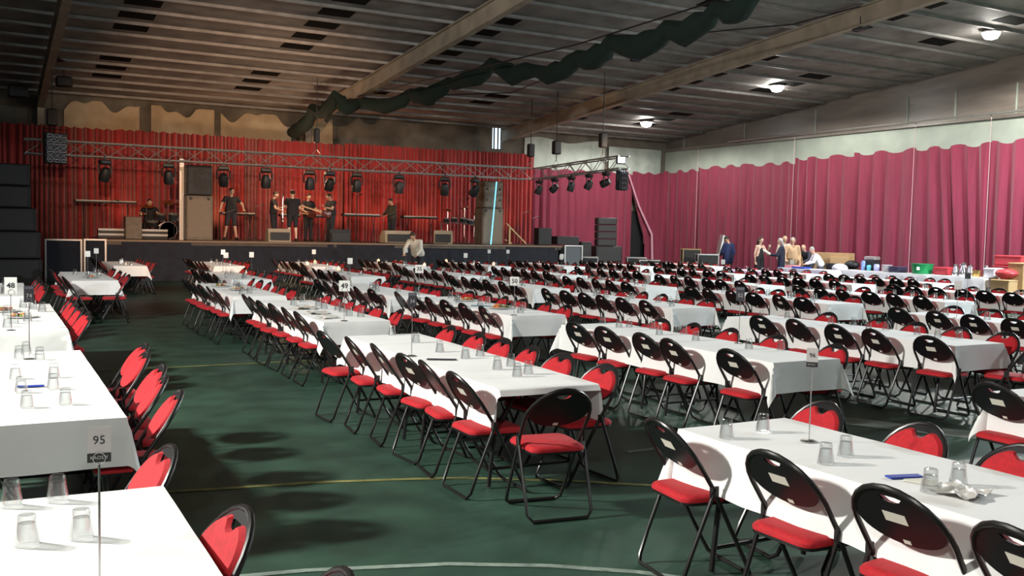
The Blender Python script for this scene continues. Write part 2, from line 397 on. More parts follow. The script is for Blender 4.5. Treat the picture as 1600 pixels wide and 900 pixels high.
# ------------------------------------------------------------------ tables
TH = .75
def leg_frame(y0):
    out = []
    for s in (-1, 1):
        mb = MB(); mb.tube([(s * .12, y0, TH - .06), (s * .30, y0, .42), (s * .34, y0, .03), (s * .34, y0, .012)], .016, 8); out.append(mb)
    return out
ORD = ['front', 'second', 'third', 'fourth', 'fifth', 'sixth', 'seventh', 'eighth', 'ninth']
def cloth_mesh(L, Wd, dx, dn, df, seed, n_end=12, amp=1.):
    rnd = random.Random(seed); P = [rnd.uniform(0, 6.28) for _ in range(8)]; H = TH + .004
    def axis(half, d0, d1, seg, sd):
        a = [-half - d0 * (1 - i / sd) for i in range(sd)] if d0 > .005 else []
        a += [-half + 2 * half * i / seg for i in range(seg + 1)]
        if d1 > .005: a += [half + d1 * (i + 1) / sd for i in range(sd)]
        return a
    X = axis(Wd / 2, dx, dx, 10, 7); Y = axis(L / 2, dn, df, 36, 7)
    mb = MB(); vs = []
    for y in Y:
        for x in X:
            a = max(0, abs(x) - Wd / 2); b = max(0, abs(y) - L / 2); sx = 1 if x > 0 else -1; sy = 1 if y > 0 else -1
            px, py = min(max(x, -Wd / 2), Wd / 2), min(max(y, -L / 2), L / 2)
            if a == 0 and b == 0:
                z = H + .0015 * math.sin(5 * x + 3 * y + P[0]) + .001 * math.sin(11 * y + P[1])
            elif b == 0:
                w = .012 * math.sin(6.5 * y + P[2]) + .009 * math.sin(15 * y + P[3]); k = a / dx
                px += sx * (.006 + .03 * k + w * k * amp); z = H - a * .985 - .004 * math.sin(4 * y + P[4]) * k
            elif a == 0:
                w = .012 * math.sin(9 * x + P[5]); D = dn if y < 0 else df; k = b / D
                py += sy * (.006 + .025 * k + w * k * amp); z = H - b * .985
            else:
                D = dn if y < 0 else df; r = math.hypot(a, b); ph = math.atan2(b, a); k = r / max(dx, .01)
                fold = math.sin(2 * ph)
                o = .006 + (.03 + .06 * fold * amp) * min(1.2, k) * dx / .28
                px += sx * o * math.cos(ph) + sx * .02 * fold * k * math.sin(P[6] + 3 * ph); py += sy * o * math.sin(ph); z = H - r * (.985 - .04 * fold)
            vs.append((px, py, max(z, .3)))
    nx = len(X); fs = [(j * nx + i, j * nx + i + 1, (j + 1) * nx + i + 1, (j + 1) * nx + i) for j in range(len(Y) - 1) for i in range(nx - 1)]
    mb.add(vs, fs); me = mb.mesh('tablecloth', M_CLOTH); me.polygons.foreach_set('use_smooth', [True] * len(me.polygons)); return me
CLOTHS = {}
TABLES = []
me_top = None
def table_parts(t, L, Wd):
    key = (round(L, 2), round(Wd, 2))
    if key not in CLOTHS:
        mb = MB(); mb.box((0, 0, TH - .0175), (Wd - .01, L - .01, .03), None, .006); a = mb.mesh('table_top', M_WOOD)
        legs = []
        for y0 in (-L / 2 + .25, -.2, .2, L / 2 - .25): legs += [m.mesh('leg', M_BLK) for m in leg_frame(y0)]
        cb = []
        for y0 in (-L / 2 + .25, -.2, .2, L / 2 - .25): mb = MB(); mb.tube([(-.34, y0, .14), (.34, y0, .14)], .012, 6); cb.append(mb.mesh('crossbar', M_BLK))
        CLOTHS[key] = (a, legs, cb)
    a, legs, cb = CLOTHS[key]
    link('table_top', a, t)
    for l in legs: link('leg', l, t)
    for m in cb: link('crossbar', m, t)
SPOTS = {}
SHARED = {}
def table(xr, y0, y1, where, col=0, row=0, Wd=.8, dx=.29, dn=.27, df=.27, rz=0., chairs=True, n=6, yl_=None, yr_=None, skipL=(), skipR=(), seed=None, jig=.05, cloth='white', near_off=.35):
    L = y1 - y0; cx, cy = xr - Wd / 2, (y0 + y1) / 2
    if not any(in_view((cx + a, cy + b, .7)) for a in (-.5, .5) for b in (-L / 2, 0, L / 2)): return
    t = thing('trestle_table', 'long wooden trestle table hidden under white cloth, ' + where, 'table', (cx, cy, 0), rz, 'long banquet tables'); table_parts(t, round(L, 1) if abs(L - round(L, 1)) < .01 else L, Wd)
    near = math.hypot(cx, cy) < 13
    k = (round(L, 1), Wd) if not near else None
    if k and k in SHARED: me = SHARED[k]
    else:
        me = cloth_mesh(L, Wd, dx, dn, df, int(cx * 13 + cy * 7))
        if k: SHARED[k] = me
    c = link('tablecloth', me); tag(c, 'white linen cloth draped over the long table, ' + where, 'tablecloth', 'white tablecloths on the long tables', None, (cx, cy, 0), rz)
    TABLES.append((cx, cy, L, Wd, where, col, row))
    if not chairs: return
    rnd = random.Random(int(cx * 31 + cy * 17)); R = Matrix.Rotation(rz, 2)
    sp = (L - .7) / (n - 1) if n > 1 else 1
    sp = .59
    for side in (-1, 1):
        given = yl_ if side < 0 else yr_
        ys = given if given is not None else [y0 + near_off + i * sp + rnd.uniform(-jig, jig) for i in range(n) if i not in (skipL if side < 0 else skipR)]
        for i, yw in enumerate(ys):
            off = 0.
            if isinstance(yw, tuple): yw, off = yw
            yl = yw - cy
            xl = side * (Wd / 2 + (-.03 if side < 0 else -.05) + rnd.uniform(-.02, .04) + off); p = R @ Vector((xl, yl))
            ang = (-PI / 2 if side < 0 else PI / 2) + rz + rnd.uniform(-.13, .13)
            nm = ['nearest', 'second', 'third', 'fourth', 'fifth', 'sixth', 'seventh'][i]
            lab = ('black-backed' if side < 0 else 'red-padded') + ' folding chair ' + nm + ('' if i == 0 else ' from near end') + ', ' + ('aisle side' if side < 0 else 'far side') + ', ' + where
            chair(cx + p.x, cy + p.y, ang, lab)
def W2(row, col): return ORD[row] + ' row, ' + ORD[col] + ' column'
# aisle column (0) then the columns to its right
table(.62, .62, 4.12, 'under sign 95', 0, 0, yr_=[2.0, 2.6, (3.3, -.08)])
table(.66, 5.66, 8.84, 'behind sign 95', 0, 1, n=5, near_off=.42, yr_=[(5.88, .1), (6.5, .12), (7.0, .16), (7.75, .14), (8.3, .2)])
table(.68, 10.55, 14.0, W2(2, 0), 0, 2)
table(.50, 15.5, 18.9, W2(3, 0), 0, 3)
table(2.12, 19.5, 23.1, W2(4, 0), 0, 4)
table(3.55, 26.3, 29.4, W2(5, 0), 0, 5)
table(4.17, .72, 4.22, 'under sign 96', 1, 0, yl_=[1.4, 2.02, 2.61, 3.26, 4.04], yr_=[1.5, 2.15, 2.82, 3.45, 4.15])
table(3.88, 5.75, 9.22, 'under sign 34', 1, 1, rz=-.02, dn=.045, yl_=[5.98, 6.56, 7.04, 7.67, 8.24, (8.85, .12)], yr_=[5.95, 6.63, 7.2, 7.72, 8.26, 8.95])
table(4.18, 10.65, 14.0, W2(2, 1), 1, 2, rz=-.02)
table(4.10, 14.9, 18.4, W2(3, 1), 1, 3, rz=-.02)
table(5.05, 19.6, 23.1, W2(4, 1), 1, 4)
table(6.05, 26.3, 29.5, W2(5, 1), 1, 5)
XS = [[None, None, 7.15, 10.1, 13], [None, None, 6.72, 9.56, 12.7, 15.8], [None, None, 6.68, 9.65, 12.95, 15.7, 18.8], [None, None, 6.5, 9.92, 12.62, 15.75, 18.8, 21.8],
      [None, None, 7.9, 10.6, 13.5, 16.4, 19.4, 22.3], [None, None, 8.7, 11.5, 14.3, 17.1, 20.2, 23.4]]
YN = [.9, 0, 11.0, 15.6, 20.4, 26.0]
for r, xs in enumerate(XS):
    for c, x in enumerate(xs):
        if x is None: continue
        yn = {1: {2: 6.15, 3: 6.5, 4: 6.3, 5: 6.3}}.get(r, {}).get(c, YN[r] + (.1 * c if r else 0))
        if (r, c) == (2, 2): yn = 10.8
        if (r, c) == (3, 2): yn = 14.6
        if (r, c) == (2, 5): yn = 11.3
        wh = {(1, 2): 'beside sign 52', (2, 2): 'in front of sign 50', (3, 2): 'beside sign 35'}.get((r, c), W2(r, c))
        kw = {(1, 2): dict(yl_=[6.42, 7.25, 7.78, 8.45, 9.0], yr_=[6.4, 7.2, 7.9, 8.5, 9.0]), (1, 3): dict(yl_=[6.65, 7.32, 7.87, 8.52, 9.12], yr_=[6.65, 7.2, 7.8, 8.35, 9.2])}.get((r, c), {})
        table(x, yn, yn + 3.5, wh, c, r, **kw)
# odd chairs
chair(3.2, 5.36, -.12, 'black-backed folding chair alone at the near end of table under sign 34')
chair(.42, 4.38, PI / 2 + .05, 'red-padded folding chair past the far corner of table under sign 95')
chair(1.42, 19.12, -PI / 2 + .1, 'folding chair at near end of table, aisle side, fifth row, front column'); chair(2.0, 19.1, PI / 2 - .1, 'folding chair at near end of table, far side, fifth row, front column')
chair(9.25, 6.2, .2, 'red-seated folding chair at the near end of the table beyond sign 96')
CHAIRS.sort(key=lambda c: math.hypot(c[0], c[1]))
rest = MB(); seen = {}
for i, (x, y, rz, lab, grp) in enumerate(CHAIRS):
    if i < 300:
        if math.hypot(x, y) < 17.5:
            wl = random.random() < (.55 if abs(math.sin(rz) + 1) < .3 else .2)
            o = dup(proto[wl])
        else: o = link('folding_chair', me_far)
        o.name = 'folding_chair'; o.location = (x, y, 0); o.rotation_euler = (0, 0, rz)
        tag(o, lab, 'chair', grp)
    else:
        M = Matrix.Translation((x, y, 0)) @ Matrix.Rotation(rz, 4, 'Z')
        for k, me in enumerate((me_frame, me_rear, me_shell, me_pad, me_seat)):
            rest.cur = 0 if k < 3 else 1; rest.add([v.co for v in me.vertices], [tuple(p.vertices) for p in me.polygons], M)
for t in proto.values():
    def kill(o):
        for ch in list(KIDS.get(o.name, [])): kill(ch)
        bpy.data.objects.remove(o)
    kill(t)
if rest.v: rest.obj('distant_folding_chairs', [M_BLK, M_RED], None, label='farthest red and black folding chairs crowded at tables near the stage', cat='chairs', kind='stuff')
print('chairs', len(CHAIRS), 'tables', len(TABLES))
# ------------------------------------------------------------------ drapes
def drape_mesh(p0, p1, z0, z1, per, amp, seed, m, rows=10, zig=0., lean=0., irr=.35, normal=None, cut=None):
    rnd = random.Random(seed); p0, p1 = Vector((*p0, 0)), Vector((*p1, 0)); L = (p1 - p0).length; t = (p1 - p0) / L
    n = Vector((t.y, -t.x, 0)) if normal is None else Vector(normal)
    N = max(12, int(L / per * 7)); ph = []; a = rnd.uniform(0, 6); w = 1.
    for i in range(N + 1):
        if i % 7 == 0: w = 1 + rnd.uniform(-irr, irr)
        a += 2 * PI / 7 * w; ph.append(a)
    big = [rnd.uniform(0, 6.28) for _ in range(3)]
    vs = []
    for layer in (0, 1):
        for r in range(rows + 1):
            k = r / rows
            for i in range(N + 1):
                u = i / N; x = u * L
                aa = amp * (.55 + .45 * (1 - k)) * (1 + .5 * math.sin(x * 1.1 + big[0]))
                off = aa * (math.sin(ph[i] + .5 * k * math.sin(x * .7 + big[1])) + .3 * math.sin(2 * ph[i] + 1)) + .04 * math.sin(x * .9 + big[2])
                top = z1(u) if callable(z1) else z1
                z = z0 + (top + zig * (math.sin(ph[i] * .5)) - z0) * k
                xx = x + lean * (1 - k) * math.sin(PI * u)
                if cut: xx = max(cut(k)[0], min(cut(k)[1], xx))
                p = p0 + t * xx + n * (off + layer * -.012); vs.append((p.x, p.y, z))
    W1 = N + 1; S = W1 * (rows + 1); fs = []
    for r in range(rows):
        for i in range(N):
            a = r * W1 + i; fs.append((a, a + 1, a + W1 + 1, a + W1)); fs.append((S + a, S + a + W1, S + a + W1 + 1, S + a + 1))
    for i in range(N):
        fs.append((i, S + i, S + i + 1, i + 1)); b = rows * W1 + i; fs.append((b, b + 1, S + b + 1, S + b))
    for r in range(rows):
        a = r * W1; fs.append((a, a + W1, S + a + W1, S + a)); b = a + N; fs.append((b, S + b, S + b + W1, b + W1))
    mb = MB(); mb.add(vs, fs); return mb.mesh('drape', m)
def drape(name, label, cat, *a, group=None, **k):
    o = link(name, drape_mesh(*a, **k)); return tag(o, label, cat, group)
YC = YB - 1.35
ztop = lambda px0, px1, py0, py1, Y: (lambda u: atY(px0 + (px1 - px0) * u, py0 + (py1 - py0) * u, Y).z)
xL, xS = -6.5, atY(833, 300, YC).x
pieces = [(xL, .2, 'at the dark outer end of the stage backdrop'), (.2, 4.2, 'behind the drum kit'), (4.2, 8.6, 'behind the standing guitarist group'), (8.6, 12.6, 'behind the bass player'), (12.6, 17.0, 'behind the keyboards'), (17.0, xS, 'at the wall-drape end of the backdrop, behind the light tower')]
for i, (a, b, wh) in enumerate(pieces):
    zt = (5.18, 5.2, 5.22, 5.2, 5.26, 5.3)[i]
    drape('stage_drape', 'pleated red velvet stage drape ' + wh, 'curtain', (a, YC), (b, YC), ZS if a > 2.5 else .1, zt, .17, .085, 11 + i, M_VELVET, rows=10, zig=.03, irr=.5, group='red stage backdrop drapes')
# magenta drapes on the back wall and the long right wall
YW = YB - .45
xa, xb, xc = xS + .05, atY(985, 400, YW).x, XR - .25
gap_hi, gap_lo = atY(980, 290, YW), atY(1012, 405, YW)
drape('wall_drape', 'magenta wall drape between the red stage backdrop and the dark gap', 'curtain', (xa, YW), (xb, YW), .03, 4.78, .42, .06, 31, M_MAG, zig=.05, group='magenta wall drapes')
gx = lambda k: (max(0., (gap_lo.x - xb - .1) * (1 - ((k * 4.75 - 1.6) / 2.6 if k * 4.75 > 1.6 else 0)) - .15), 99)
drape('wall_drape', 'magenta wall drape pulled aside in the room corner beside the dark gap', 'curtain', (xb, YW), (xc, YW), .03, 4.86, .40, .05, 32, M_MAG, zig=.05, cut=gx, rows=14, group='magenta wall drapes')
mb = MB(); c = [atY(979, 266, YW - .14), atY(997, 322, YW - .14), atY(1017, 366, YW - .14), atY(1018, 423, YW - .14)]
mb.tube([(p.x + .05, p.y, max(.03, p.z)) for p in c], [.035, .05, .06, .065], 8)
mb.obj('drape_edge', mat('pale_pink_drape', (.55, .28, .36), .7), None, label='pale pink rolled edge of the drape pulled back at the dark gap', cat='curtain')
mb = MB(); mb.box(((xb + gap_lo.x) / 2 + .1, YB - .06, 1.5), (gap_lo.x - xb + .8, .08, 3.)); mb.obj('door_1', M_DARK, None, False, kind='structure')
seams = [1045, 1090, 1168, 1240, 1331, 1428, 1547, 1700]
ys = [YB - .35] + [atX(p, 320, XR - .3).y for p in seams[1:]]
whr = ['nearest the room corner', 'behind the open road case', 'behind the man in the blue suit', 'behind the registration table and cardboard boxes', 'behind the first catering table', 'behind the green tub', 'behind the steel jugs and red crates']
for i in range(7):
    drape('wall_drape', 'tall magenta wall drape ' + whr[i], 'curtain', (XR - .32, ys[i]), (XR - .32, ys[i + 1]), .03, (4.95, 5.02, 4.98, 5.1, 5.12, 5.12, 5.15)[i], .52, .075, 41 + i, M_MAG, zig=.07, lean=.5 if i == 5 else 0., group='magenta wall drapes', rows=12)
mb = MB()
for p in (1092, 1242, 1429, 1547):
    y = atX(p, 320, XR - .3).y; mb = MB(); mb.cyl((XR - .47, y, .01), (XR - .45, y, 6.0), .010, 6); mb.obj('hanging_rod', mat('pink_rod', (.5, .36, .36), .6), None, label='thin pale hanging rod in front of the magenta drape ' + {1092: 'near the room corner', 1242: 'above the registration table', 1429: 'above the green tub', 1547: 'above the steel jugs'}[p], cat='rod')
# white gauze above the magenta drape by the corner
drape('gauze_drape', 'crumpled white gauze hung high on the back wall above the magenta drape', 'curtain', (xS + .2, YB - .13), (XR - 3.6, YB - .13), 4.75, lambda u: 6.15 + .1 * math.sin(9 * u), .9, .09, 61, M_GAUZE, rows=6)
drape('gauze_drape', 'creased white gauze panel in the upper corner of the room', 'curtain', (XR - 3.5, YB - .13), (XR - .3, YB - .13), 4.7, 6.05, 1.1, .06, 62, M_GAUZE, rows=6)
# tan sheets shaped and coloured as lit wall patches over the stage backdrop
M_LITTAN = mat('lit_wall_tan', (.42, .33, .21), .8, noise=.15, nscale=2)
for i, (pa, pb, ta, tb, lab) in enumerate([((100, 186), (218, 196), 172, 158, 'broad tan sheet as lit wall patch above the drum end of the backdrop'), ((236, 190), (335, 200), 164, 176, 'tan sheet as lit wall patch with a ragged top above the backdrop'), ((345, 200), (455, 207), 172, 194, 'tan sheet as lit wall patch tapering down towards the rafter foot'), ((468, 204), (520, 211), 190, 175, 'small tan sheet as lit wall patch beyond the rafter foot')]):
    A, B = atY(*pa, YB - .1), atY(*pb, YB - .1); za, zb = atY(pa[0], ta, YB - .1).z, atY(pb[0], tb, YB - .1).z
    drape('lit_patch_sheet', lab, 'sheet', (A.x, YB - .1), (B.x, YB - .1), 4.6, (lambda u, za=za, zb=zb, i=i: min(roof_z(YB) - .18, za + (zb - za) * u + .28 * math.sin(6 * u + 2 * i) + .12 * math.sin(17 * u + i))), .8, .025, 70 + i, M_LITTAN, rows=4, group='tan lit wall patches above the stage')
# green divider net bundled under the roof
def net(pts, name, lab):
    mb = MB(); P = [Vector(p) for p in pts]; Q = []; R = []; rnd = random.Random(5)
    for i in range(len(P) - 1):
        for k in range(6):
            u = k / 6; p = P[i].lerp(P[i + 1], u); Q.append(p + Vector((rnd.uniform(-.05, .05), 0, -.22 * abs(math.sin(PI * u)) + rnd.uniform(-.06, .06)))); R.append(.17 + .10 * abs(math.sin(PI * u)) + rnd.uniform(-.03, .04))
    Q.append(P[-1]); R.append(.18); mb.tube(Q, R, 9); mb.obj(name, M_NET, None, label=lab, cat='net')
def zn(px, py, X):
    p = atX(px, py, X)
    while p.z > roof_z(p.y) - .75 or p.y > YB - .6: X *= .985; p = atX(px, py, X)
    return tuple(p)
net([zn(455, 208, 11.2), zn(490, 172, 11.25), zn(525, 152, 11.3), zn(560, 162, 13.0), zn(640, 148, 13.3), zn(700, 128, 13.3), zn(770, 100, 13.3), zn(835, 110, 13.3), zn(905, 92, 13.3), zn(955, 66, 13.3), zn(1045, 48, 13.3), zn(1120, 12, 13.3), zn(1180, -14, 13.3)], 'divider_net', 'dark green divider netting bundled along a cable under the roof')
mb = MB(); mb.tube([zn(560, 150, 13.2), zn(900, 70, 13.2), zn(1250, -40, 13.2)], .02, 6); mb.obj('net_cable', M_BLK, None, label='taut black cable above the green divider netting', cat='cable')
mb = MB(); mb.tube([zn(640, 150, 14.4), zn(800, 145, 16), zn(1000, 60, 16), zn(1240, 38, 18.5), zn(1345, 10, 20)], .02, 6); mb.obj('sagging_cable', M_BLK, None, label='dark cable sagging across the roof towards the far rafter', cat='cable')
# dark pendant lamps and roof fixtures
def pendant(px, py, d_z, lab, y=None):
    c = atY(px, py, y); t = thing('pendant_lamp', lab, 'lamp', c, 0, 'unlit black pendant lamps')
    mb = MB(); mb.lathe([(.01, .22), (.05, .2), (.07, .08), (.24, 0), (.25, -.02), (.23, -.02), (.06, .06), (0, .07)], 14); mb.obj('lamp_shade', M_DARK, t)
    mb = MB(); mb.cyl((0, 0, .2), (0, 0, max(.3, roof_z(c.y) - c.z)), .012, 6); mb.obj('stem', M_DARK, t)
pendant(39, 93, 0, 'unlit black pendant lamp left of the aisle-side rafter', 35)
pendant(88, 94, 0, 'unlit pendant lamp hanging against the aisle-side rafter', 33)
pendant(440, 20, 0, 'unlit black pendant lamp highest under the roof above the stage', 27)
pendant(340, 117, 0, 'unlit black pendant lamp low over the stage backdrop', 36)
pendant(773, 70, 0, 'unlit black pendant lamp beside the middle rafter', 27)
def high_bay(px, py, X, lab, pw):
    c = atX(px, py, X); t = thing('high_bay_lamp', lab, 'lamp', c)
    mb = MB(); mb.lathe([(0, .30), (.09, .30), (.10, .12), (.25, -.02), (.27, -.10), (.26, -.10), (.24, -.03), (.09, .10), (0, .11)], 18); mb.obj('lamp_shade', M_ALU, t)
    mb = MB(); mb.lathe([(0, .08), (.14, .06), (.235, -.05), (.245, -.14), (.17, -.26), (0, -.31)], 16); mb.obj('bulb', mat('lit_lamp', (1, 1, 1), .5, emit=(1.0, .98, .92), estr=90), t)
    mb = MB(); mb.cyl((0, 0, .3), (0, 0, max(.4, roof_z(c.y) - c.z)), .015, 6); mb.obj('stem', M_DARK, t)
    light('SPOT', 'high_bay_light', (c.x, c.y, c.z - .28), pw, (1, .97, .9), .2, (c.x, c.y, 0), 168, .25)
high_bay(1010, 188, 25.3, 'lit high bay lamp nearest the stage end of the hall', 1500)
high_bay(1214, 131, 25.5, 'lit high bay lamp in the middle of the lit row', 1900)
high_bay(1549, 46, 26.0, 'lit high bay lamp nearest, in the upper corner, largest glare', 2600)
c = atX(1343, 36, 20.6)
t = thing('roof_projector', 'black box floodlight clamped under the far rafter', 'lamp', c); mb = MB(); mb.box((0, 0, 0), (.32, .34, .38), None, .04); mb.obj('housing', M_DARK, t); mb = MB(); mb.box((0, 0, .26), (.1, .1, .25)); mb.box((0, -.18, -.02), (.34, .03, .30)); mb.obj('bracket', M_DARK, t)
c = atY(993, 93, 25); mb = MB(); mb.box((0, 0, 0), (.34, .2, .14), None, .03); mb.box((0, 0, .2), (.03, .03, .4)); mb.obj('roof_sensor', M_DARK, None, label='small black box hanging under the roof near the far rafter', cat='lamp', loc=c)
for (px, py, Y, s, lab) in ((100, 128, 35, .5, 'black roof heater beside the aisle-side rafter'), (28, 143, 36, .6, 'dark loudspeaker box under the roof at the outer wall')):
    mb = MB(); mb.box((0, 0, 0), (s, .35, s * .7), None, .05); mb.box((0, 0, s * .5), (.04, .04, .5)); mb.obj('roof_box', M_DARK, None, label=lab, cat='box', loc=atY(px, py, Y))
# small lit window high on the back wall
w0, w1 = atY(772, 192, YB - .03), atY(782, 233, YB - .03)
mb = MB(); mb.box(((w0.x + w1.x) / 2, YB - .02, (w0.z + w1.z) / 2), (w1.x - w0.x + .1, .04, w0.z - w1.z)); mb.obj('window_1', mat('daylit_pane', (.6, .75, .85), .3, emit=(.75, .9, 1.), estr=1.1), None, False, kind='structure')
for q in (0, .55, 1.): mb = MB(); mb.box((w0.x + (w1.x - w0.x) * q, YB - .06, (w0.z + w1.z) / 2), (.05, .05, w0.z - w1.z + .1)); mb.obj('window_frame', M_DARK, None, False, kind='structure')

# ------------------------------------------------------------------ stage
xs0, xs1 = atY(166, 374, YS).x, atY(906, 383, YS).x
mb = MB(); mb.box(((xs0 + xs1) / 2, (YS + YC + .3) / 2, ZS - .08), (xs1 - xs0, YC + .3 - YS, .16)); mb.obj('stage_floor', mat('stage_deck', (.07, .05, .035), .5, noise=.3, nscale=4), None, False, kind='structure')
mb = MB(); mb.box(((xs0 + xs1) / 2, YS - .02, ZS - .03), (xs1 - xs0, .05, .06)); mb.obj('trim_stage_edge', mat('stage_edge', (.20, .13, .08), .5), None, False, kind='structure')
o = link('stage_skirt', drape_mesh((xs0, YS + .02), (xs1 - 1.0, YS + .02), .01, ZS - .06, .5, .012, 91, M_STAGEBLK, rows=3)); tag(o, 'plain navy black skirt cloth hanging along the stage front', 'stage skirt')
def pbox(name, px0, py0, px1, py1, Y, dep, m, lab=None, cat=None, parent=None, bev=.02, zmin=None, group=None, rz=0.):
    a, b = atY(px0, py0, Y), atY(px1, py1, Y); z1 = a.z; z0 = b.z if zmin is None else zmin
    cx = (a.x + b.x) / 2; mb = MB(); mb.box((0, 0, (z1 - z0) / 2), (b.x - a.x, dep, z1 - z0), None, bev)
    return mb.obj(name, m, parent, True, label=lab, cat=cat, group=group, loc=(cx, Y + dep / 2, z0), rz=rz), (cx, Y, z0, b.x - a.x, z1 - z0)
def framed_panel(px0, py0, px1, Y, lab, m=M_STAGEBLK):
    a, b = atY(px0, py0, Y), atY(px1, py0, Y); w = b.x - a.x; h = a.z
    t = thing('stage_riser', lab, 'stage riser', ((a.x + b.x) / 2, Y, 0), 0, 'framed stage risers'); mb = MB(); mb.box((0, .3, h / 2), (w - .06, .58, h - .04)); mb.obj('panel', m, t, False)
    for n_, c_, d_ in (('frame_post', (-w / 2 + .02, -.01, h / 2), (.05, .05, h)), ('frame_post', (w / 2 - .02, -.01, h / 2), (.05, .05, h)), ('frame_rail', (0, -.01, h - .025), (w - .09, .05, .05))):
        mb = MB(); mb.box(c_, d_); mb.obj(n_, M_ALU, t, False)
framed_panel(70, 373, 128, YS + .0, 'black stage riser with silver frame next to the dark speaker stack')
framed_panel(131, 373, 166, YS + .0, 'narrow black stage riser with silver frame at the stage end')
framed_panel(882, 383, 910, YS - .15, 'grey panelled riser with silver frame closing the far end of the stage', mat('grey_panel', (.09, .10, .11), .6))
# speaker stacks
def cabinet(c, w, d, h, m, lab, rz=0., ports=0, grille=True, group=None):
    t = thing('speaker_cabinet', lab, 'speaker', c, rz, group); mb = MB(); mb.box((0, 0, h / 2), (w, d, h), None, .025); mb.obj('cabinet', m, t)
    mb = MB(); mb.box((0, -d / 2 - .005, h / 2), (w * .88, .012, h * .86), None, .004); mb.obj('grille', M_GRILLE if m is M_BOX else mat('tan_lit_grille', (.19, .145, .10), .6, noise=.15, nscale=30), t)  # tan copy has the warm stage light in its colour
    if ports:
        for sx in (-1, 1):
            for z in ([.3, .7] if ports == 4 else [.93]):
                mb = MB(); mb.box((sx * w * .33, -d / 2 - .014, h * z), (.09, .012, .09)); mb.obj('handle', M_DARK, t)
    return t
zz = 0.
for i, (px0, px1, h, nm) in enumerate(((-40, 66, .78, 'bottom'), (-40, 64, .78, 'second'), (-44, 58, .66, 'third'), (-44, 49, .62, 'fourth'), (-44, 48, .62, 'topmost'))):
    a, b = atY(px0, 400, 30.5), atY(px1, 400, 30.5)
    cabinet(((a.x + b.x) / 2, 31.0, zz), b.x - a.x, .9, h - .01, M_BOX, 'large black loudspeaker, ' + nm + ' of the dark stack beside the stage', 0, 0, True, 'dark loudspeaker stack'); zz += h
# towers on the stage
a, b = atY(291, 300, 33.0), atY(333, 300, 33.0); zt, zm = atY(312, 258, 33.0).z, atY(312, 305, 33.0).z
cabinet(((a.x + b.x) / 2, 33.35, ZS), b.x - a.x, .7, zm - ZS - .01, M_BRNLITBOX, 'brown-lit lower speaker of the tower beside the drum kit', 0, 2)
cabinet(((a.x + b.x) / 2, 33.35, zm), b.x - a.x - .05, .7, zt - zm, M_BOX, 'black upper speaker of the tower beside the drum kit', 0, 4)
mb = MB(); q = atY(288, 300, 33.4); mb.box((0, 0, 1.1), (.14, .14, 2.2 + .5)); mb.obj('tower_post', M_ALU, None, False, label='pale upright post against the speaker tower beside the drum kit', cat='post', loc=(q.x - .06, 33.6, ZS + .25))
a, b = atY(756, 300, 33.0), atY(786, 300, 33.0); zt, zm = atY(770, 283, 33.0).z, atY(770, 325, 33.0).z
cabinet(((a.x + b.x) / 2, 33.35, ZS), b.x - a.x + .08, .7, zm - ZS - .01, M_BRNLITBOX, 'tan-lit lower speaker of the tower with the blue light tube', 0, 2)
cabinet(((a.x + b.x) / 2, 33.35, zm), b.x - a.x, .7, zt - zm, M_BRNLITBOX, 'tan-lit upper speaker of the tower with the blue light tube', 0, 4)
p, q = atY(776, 284, 32.88), atY(767, 378, 32.88); q.z = ZS + .01; mb = MB(); mb.cyl(p, q, .022, 8)
mb.obj('light_tube', mat('blue_tube', (.2, .6, .9), .4, emit=(.15, .62, .95), estr=1.6), None, label='slim blue glowing tube leaning on the tan speaker tower', cat='light')
# line array stack and subs on the floor beyond the stage
a, b = atY(936, 380, 33.5), atY(976, 380, 33.5); cx = (a.x + b.x) / 2
cabinet((atY(955, 380, 33.5).x + .1, 34, 0), 1.15, .8, .66, M_BOX, 'black subwoofer, bottom of the stack beyond the stage end', -.3); cabinet((atY(955, 380, 33.5).x + .1, 34, .67), 1.15, .8, .66, M_BOX, 'black subwoofer, upper one of the pair beyond the stage end', -.3)
for i in range(4): cabinet((cx, 34, 1.34 + i * .30), .84, .5, .285, M_BOX, 'slim black line array speaker, ' + ('lowest', 'second', 'third', 'topmost')[i] + ' of four on the subwoofers', -.3, 0, True, 'line array stack')
cabinet((atY(933, 390, 33.2).x - .25, 33.9, 0), .5, .6, 1.5, M_BOX, 'tall narrow black cabinet beside the subwoofer pair')
pbox('speaker_cabinet', 842, 356, 862, 383, 33.2, .4, M_BOX, 'small upright black speaker at the end of the stage', 'speaker')
pbox('amplifier_rack', 871, 369, 905, 383, 33.2, .5, M_BOX, 'low black amplifier rack at the end of the stage', 'amplifier')
# road cases
def road_case(px0, py0, px1, X, lab, openlid=False, top=M_ALU, base=0.):
    a, b = atX(px0, py0, X), atX(px1, py0, X); w = min(.95, abs(a.y - b.y) * .62 + .3); h = max(.35, a.z)
    t = thing('road_case', lab, 'case', (X, (a.y + b.y) / 2, 0), -.5); mb = MB(); mb.box((0, 0, h / 2), (w, .6, h), None, .02); mb.obj('case_body', M_BOX, t)
    mb = MB()
    for z in (.03, h - .03): 
        for s in (-1, 1): mb.box((0, s * .30, z), (w + .03, .03, .05)); mb.box((s * w / 2, 0, z), (.03, .6, .05))
    for sx in (-1, 1):
        for sy in (-1, 1): mb.box((sx * w / 2, sy * .3, h / 2), (.035, .035, h))
    mb.obj('edge_trim', top, t, False)
    if openlid: mb = MB(); M = Matrix.Translation((w / 2, 0, h)) @ Matrix.Rotation(.18, 4, 'Y'); mb.box((0.06, 0, .42), (.12, .6, .84), M, .02); mb.obj('lid', M_ALU, t)
road_case(985, 401, 1003, 26.3, 'black road case with silver edges beside the dark gap')
